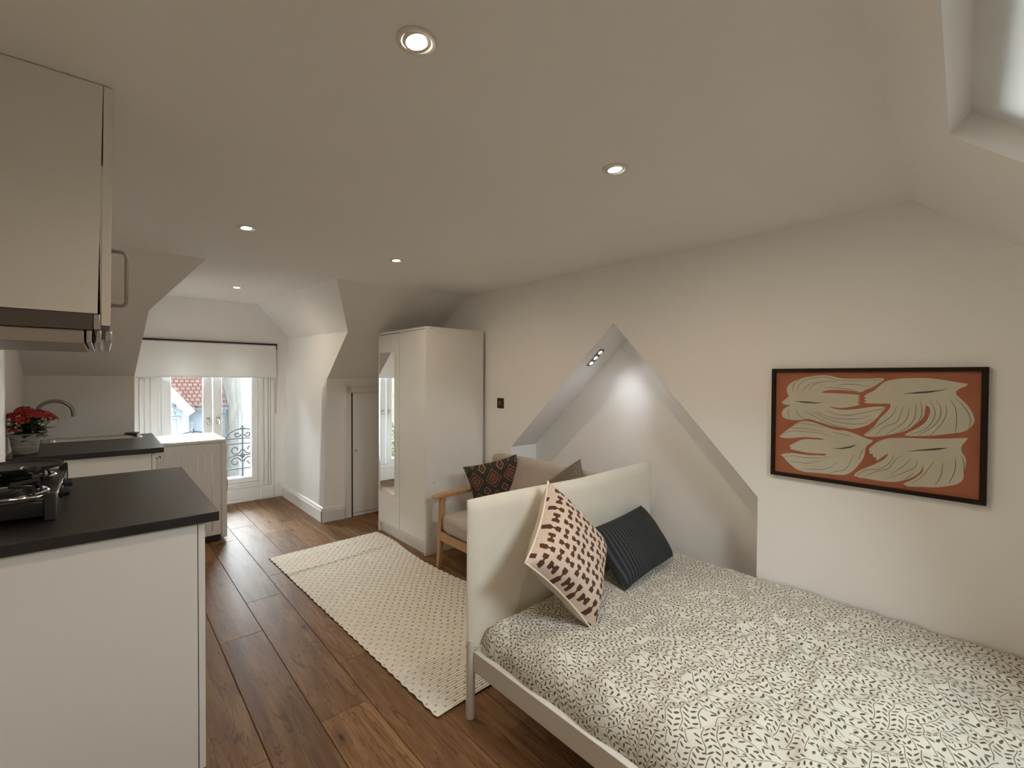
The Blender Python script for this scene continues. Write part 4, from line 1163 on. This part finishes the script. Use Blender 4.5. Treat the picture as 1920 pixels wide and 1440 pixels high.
M['petal'] = simple('red_petals', (.33, .014, .009), .6, nscale=60, namp=.25)
rr = random.Random(5)
mb = MB()
def leaf(mb, base, d, l, w, droop=.3):
    d = d.normalized(); s = d.cross(Vector((0, 0, 1))).normalized(); up = s.cross(d)
    rows = 5; vs = []
    for i in range(rows + 1):
        t = i / rows; c = base + d * l * t - Vector((0, 0, droop * l * t * t)); ww = w * sin(pi * min(1, t * .92 + .06)) ** .7
        vs += [c - s * ww + up * ww * .25, c, c + s * ww + up * ww * .25]
    fs = []
    for i in range(rows):
        for k in range(2):
            fs.append((3 * i + k, 3 * i + k + 1, 3 * i + 4 + k, 3 * i + 3 + k))
    mb.add(vs, fs)
for k in range(190):
    a = rr.uniform(0, 2 * pi); r = rr.uniform(0, .045); h = rr.uniform(.085, .190)
    if cos(a) < -.2 and rr.random() < .5: continue
    el = rr.uniform(-.1, .8)
    leaf(mb, Vector((px + r * cos(a), py + r * sin(a), pz + h)), Vector((cos(a) * cos(el), sin(a) * cos(el), sin(el))), rr.uniform(.035, .070) * (.65 if cos(a) < 0 else 1), rr.uniform(.012, .020))
leaf(mb, Vector((px + .04, py, pz + .125)), Vector((1, 0, .25)), .085, .018, .1)
fol = mb.build('foliage', M['leaf'], fp, smooth=True); fol['kind'] = 'stuff'
for cx, cy, cz, rx, nfl in ((-.002, .00, .232, .036, 60), (.034, -.03, .212, .030, 46), (-.038, .01, .205, .030, 40), (.082, .0, .200, .032, 46), (-.012, -.05, .182, .034, 46), (.055, .035, .215, .030, 40), (-.040, -.03, .130, .018, 16), (.104, .01, .185, .020, 20)):
    mb = MB()
    for k in range(nfl):
        a, b = rr.uniform(0, 2 * pi), rr.uniform(-.45, 1)
        q = Vector((cos(a) * sqrt(1 - b * b), sin(a) * sqrt(1 - b * b), b))
        c = Vector((px + cx, py + cy, pz + cz)) + Vector((q.x * rx, q.y * rx, q.z * rx * .6))
        nrm = (q + Vector((rr.gauss(0, .25), rr.gauss(0, .25), rr.gauss(0, .25)))).normalized()
        s = nrm.orthogonal().normalized(); u = nrm.cross(s); sz = rr.uniform(.008, .012); ph = rr.uniform(0, 1)
        for p_ in range(4):
            t = ph + p_ * pi / 2; d = s * cos(t) + u * sin(t); e = nrm.cross(d)
            mb.add([c, c + d * sz * .6 + e * sz * .45 + nrm * .001, c + d * sz * 1.15 + nrm * .002, c + d * sz * .6 - e * sz * .45 + nrm * .001], [(0, 1, 2, 3)])
    for k in range(3):
        pass
    mb.tube([(px + cx * .3, py + cy * .3, pz + .10), (px + cx * .8, py + cy * .8, pz + cz * .85), (px + cx, py + cy, pz + cz)], .0018, 5, mi=1)
    mb.build('flower_cluster', [M['petal'], M['leaf']], fp)

# ---- portable two-burner hob
hb_ = thing('portable_hob', 'black two-burner table-top hob with chrome rims on the near worktop', 'hob', (-.24, 2.27, WT))
hx0_, hx1_, hy0_, hy1_ = -.365, -.112, 1.955, 2.595
MB().box(hx0_, hx1_, hy0_, hy1_, WT + .014, WT + .060).build('body', M['black'], hb_, bevel=.004)
MB().box(hx0_ + .008, hx1_ - .004, hy0_ + .006, hy1_ - .006, WT + .060, WT + .063).build('top_plate', M['black'], hb_, bevel=.001)
for x in (hx0_ + .012, hx1_ - .010):
    for y in (hy0_ + .002, hy1_ - .002):
        MB().box(x - .013, x + .013, y - .011, y + .011, WT + .0005, WT + .082).build('corner_post', M['blackmat'], hb_, bevel=.003)
for y in (hy0_ - .002, hy1_ + .002):
    MB().tube([(hx0_ + .02, y, WT + .078), (hx1_ - .018, y, WT + .074)], .004, 8).build('rail', M['chrome'], hb_, smooth=True)
MB().tube([(hx1_ + .001, hy0_ + .012, WT + .064), (hx1_ + .001, hy1_ - .012, WT + .064)], .0025, 6).build('rail', M['chrome'], hb_, smooth=True)
for yb in (hy0_ + .155, hy1_ - .165):
    cx = -.24
    MB().lathe([(.105, 0), (.108, .004), (.104, .008), (.092, .004), (.075, .001)], (cx, yb, WT + .063), (0, 0, 1), 36, caps=False).build('drip_ring', M['chrome'], hb_, smooth=40)
    MB().lathe([(0, 0), (.042, 0), (.044, .010), (.034, .013), (.034, .017), (.0, .018)], (cx, yb, WT + .063), (0, 0, 1), 28).build('burner', M['blackmat'], hb_, smooth=40)
    for k in range(4):
        a = pi / 4 + k * pi / 2
        MB().bar((cx + .028 * cos(a), yb + .028 * sin(a), WT + .090), (cx + .112 * cos(a), yb + .112 * sin(a), WT + .090), .006, .010).bar((cx + .110 * cos(a), yb + .110 * sin(a), WT + .063), (cx + .110 * cos(a), yb + .110 * sin(a), WT + .092), .006, .006, (1, 0, 0)).build('pan_support', M['blackmat'], hb_)
for y in (2.20, 2.37):
    MB().lathe([(.022, 0), (.022, .005), (.016, .007), (.015, .022), (.012, .024)], (hx1_ + .0005, y, WT + .038), (1, 0, 0), 20).build('knob', M['blackmat'], hb_, smooth=40)
gp = thing('griddle_pan', 'flat round black griddle pan on the far burner', 'pan', (-.24, 2.43, WT + .096))
MB().lathe([(0, 0), (.116, 0), (.124, .003), (.127, .014), (.122, .014), (.118, .006), (0, .006)], (-.24, 2.43, WT + .0965), (0, 0, 1), 44).build('plate', M['blackmat'], gp, smooth=40)
MB().tube([(-.205, 2.315, WT + .108), (-.190, 2.27, WT + .117), (-.165, 2.17, WT + .122)], [.009, .010, .012], 10).build('handle', M['blackmat'], gp, smooth=True)
MB().tube([(-.212, 2.338, WT + .106), (-.204, 2.312, WT + .109)], .011, 10).build('ferrule', M['chrome'], gp, smooth=True)

# ---- wall cabinet and extractor hood
uc = thing('wall_cabinet', 'white kitchen wall cabinet reaching up to the ceiling', 'cabinet', (-.19, 1.82, 1.525))
uy0, uy1, uz0, uz1 = 1.522, 2.122, 1.524, 2.084
ux1 = -.006
MB().prism([(XL + .001, uy0, uz0), (-.0095, uy0, uz0), (.0045, uy0, uz1), (XL + .001, uy0, uz1)], (0, .018, 0)).build('side_panel', M['kitchen'], uc, bevel=.001)
MB().box(XL + .001, ux1, uy1 - .018, uy1, uz0, uz1).build('side_panel', M['kitchen'], uc, bevel=.001)
MB().box(XL + .001, ux1, uy0 + .018, uy1 - .018, uz1 - .018, uz1).build('top_panel', M['kitchen'], uc)
MB().box(XL + .001, ux1 - .02, uy0 + .018, uy1 - .018, uz0, uz0 + .018).build('bottom_panel', M['kitchen'], uc)
# the door hangs a little open at the bottom
dr_ = MB().prism([(.0054, uy0, uz1), (.0230, uy0, uz1), (.0145, uy0, uz0 - .028), (-.0030, uy0, uz0 - .028)], (0, .597, 0)).build('door', M['kitchen'], uc, bevel=.0012)
MB().box(ux1 - .03, ux1 - .006, uy0 + .019, uy1 - .019, uz0 + .02, uz1 - .02).build('shadow_gap', M['darkgap'], uc)
hy = uy0 + .040
MB().tube([(.0155, hy, 1.552), (.034, hy, 1.552), (.0415, hy, 1.554), (.0455, hy, 1.560), (.0460, hy, 1.567), (.0475, hy, 1.675), (.0465, hy, 1.682), (.043, hy, 1.688), (.036, hy, 1.690), (.0170, hy, 1.690)], .0042, 10).build('handle', M['nickel'], dr_, smooth=True)
for z in (1.552, 1.690):
    MB().lathe([(.0065, 0), (.0065, .002), (.005, .003)], (.0152 if z < 1.6 else .0174, hy, z), (1, 0, 0), 12).build('rosette', M['nickel'], dr_, smooth=True)
eh = thing('extractor_hood', 'grey metal slide-out extractor hood below the wall cabinet', 'hood', (-.19, 1.82, 1.45))
MB().box(XL + .002, -.018, uy0, uy1, 1.484, 1.5225).build('casing', M['hoodmetal'], eh, bevel=.001)
MB().box(-.017, -.0045, uy0 - .002, uy1 + .002, 1.4845, 1.5225).build('front_bar', M['steel'], eh, bevel=.002)
fl = MB().prism([(XL + .02, uy0 + .01, 1.484), (-.035, uy0 + .01, 1.484), (-.035, uy0 + .30, 1.452), (XL + .02, uy0 + .30, 1.452)], (0, 0, .003))
MB().box(XL + .004, -.034, uy0 + .006, uy1 - .01, 1.450, 1.4835).build('filter_tray', simple('greasy_aluminium', (.40, .37, .34), .45, .6), eh, bevel=.002)
for x0 in (-.030, -.012):
    MB().box(x0, x0 + .010, uy0 + .004, uy1 - .01, 1.452, 1.4835).build('slide_rail', M['steel'], eh, bevel=.002)
MB().box(.004, .018, uy0 + .004, uy1 - .004, 1.455, 1.484).build('grip', M['steel'], eh, bevel=.003)

# ---- washing machine
wm = thing('washing_machine', 'white washing machine in the dormer with its side to the room', 'washing machine', (.45, 4.73, 0))
ax0, ax1, ay0, ay1, az = .185, .770, 4.440, 5.020, .846
MB().box(ax0, ax1 - .045, ay0 + .003, ay1 - .003, .055, az - .028).build('body', M['washer'], wm, bevel=.006)
MB().box(ax1 - .045, ax1, ay0, ay1, .025, az - .026).build('front_panel', M['washer'], wm, bevel=.012, seg=3)
MB().box(ax0, ax1 - .004, ay0 - .002, ay1 + .002, az - .027, az).build('top_panel', M['washer'], wm, bevel=.008, seg=3)
MB().box(ax1 - .075, ax1 - .070, ay0 + .01, ay1 - .01, az, az + .0025).build('top_trim', M['washer'], wm)
MB().box(ax0 + .01, ax1 - .05, ay0 + .02, ay1 - .02, .012, .055).build('base', M['blackmat'], wm)
for x in (ax0 + .05, ax1 - .07):
    for y in (ay0 + .05, ay1 - .05):
        MB().lathe([(.018, 0), (.02, .004), (.012, .012), (.012, .02)], (x, y, .0005), (0, 0, 1), 12).build('foot', M['blackmat'], wm)
for i in range(5):
    xr = ax0 + .060 + i * .098
    w = .026
    for sgn in (-1, 1):
        MB().tube([(xr + sgn * w, ay0 + .002, .10), (xr + sgn * w, ay0 + .002, .745)], .0035, 6).build('pressed_rib', M['washer'], wm, smooth=True)
    MB().tube([(xr + w * cos(a), ay0 + .002, .745 + .022 * sin(a)) for a in [pi * k / 10 for k in range(11)]], .0035, 6).build('pressed_rib', M['washer'], wm, smooth=True)
cyw = (ay0 + ay1) / 2
dw = MB().lathe([(.185, 0), (.19, .010), (.175, .022), (.16, .026), (.12, .030), (0, .034)], (ax1, cyw, .455), (1, 0, 0), 40).build('porthole_door', M['black'], wm, smooth=40)
MB().lathe([(.185, -.001), (.202, .0), (.202, .008), (.19, .012)], (ax1, cyw, .455), (1, 0, 0), 40, caps=False).build('porthole_rim', M['chrome'], dw, smooth=40)
MB().box(ax1 - .002, ax1 + .008, ay0 + .02, ay0 + .19, .735, .805).build('detergent_drawer', M['washer'], wm, bevel=.004)
MB().lathe([(.026, 0), (.026, .012), (.022, .018), (0, .018)], (ax1, cyw + .03, .77), (1, 0, 0), 24).build('dial', M['chrome'], wm, smooth=40)
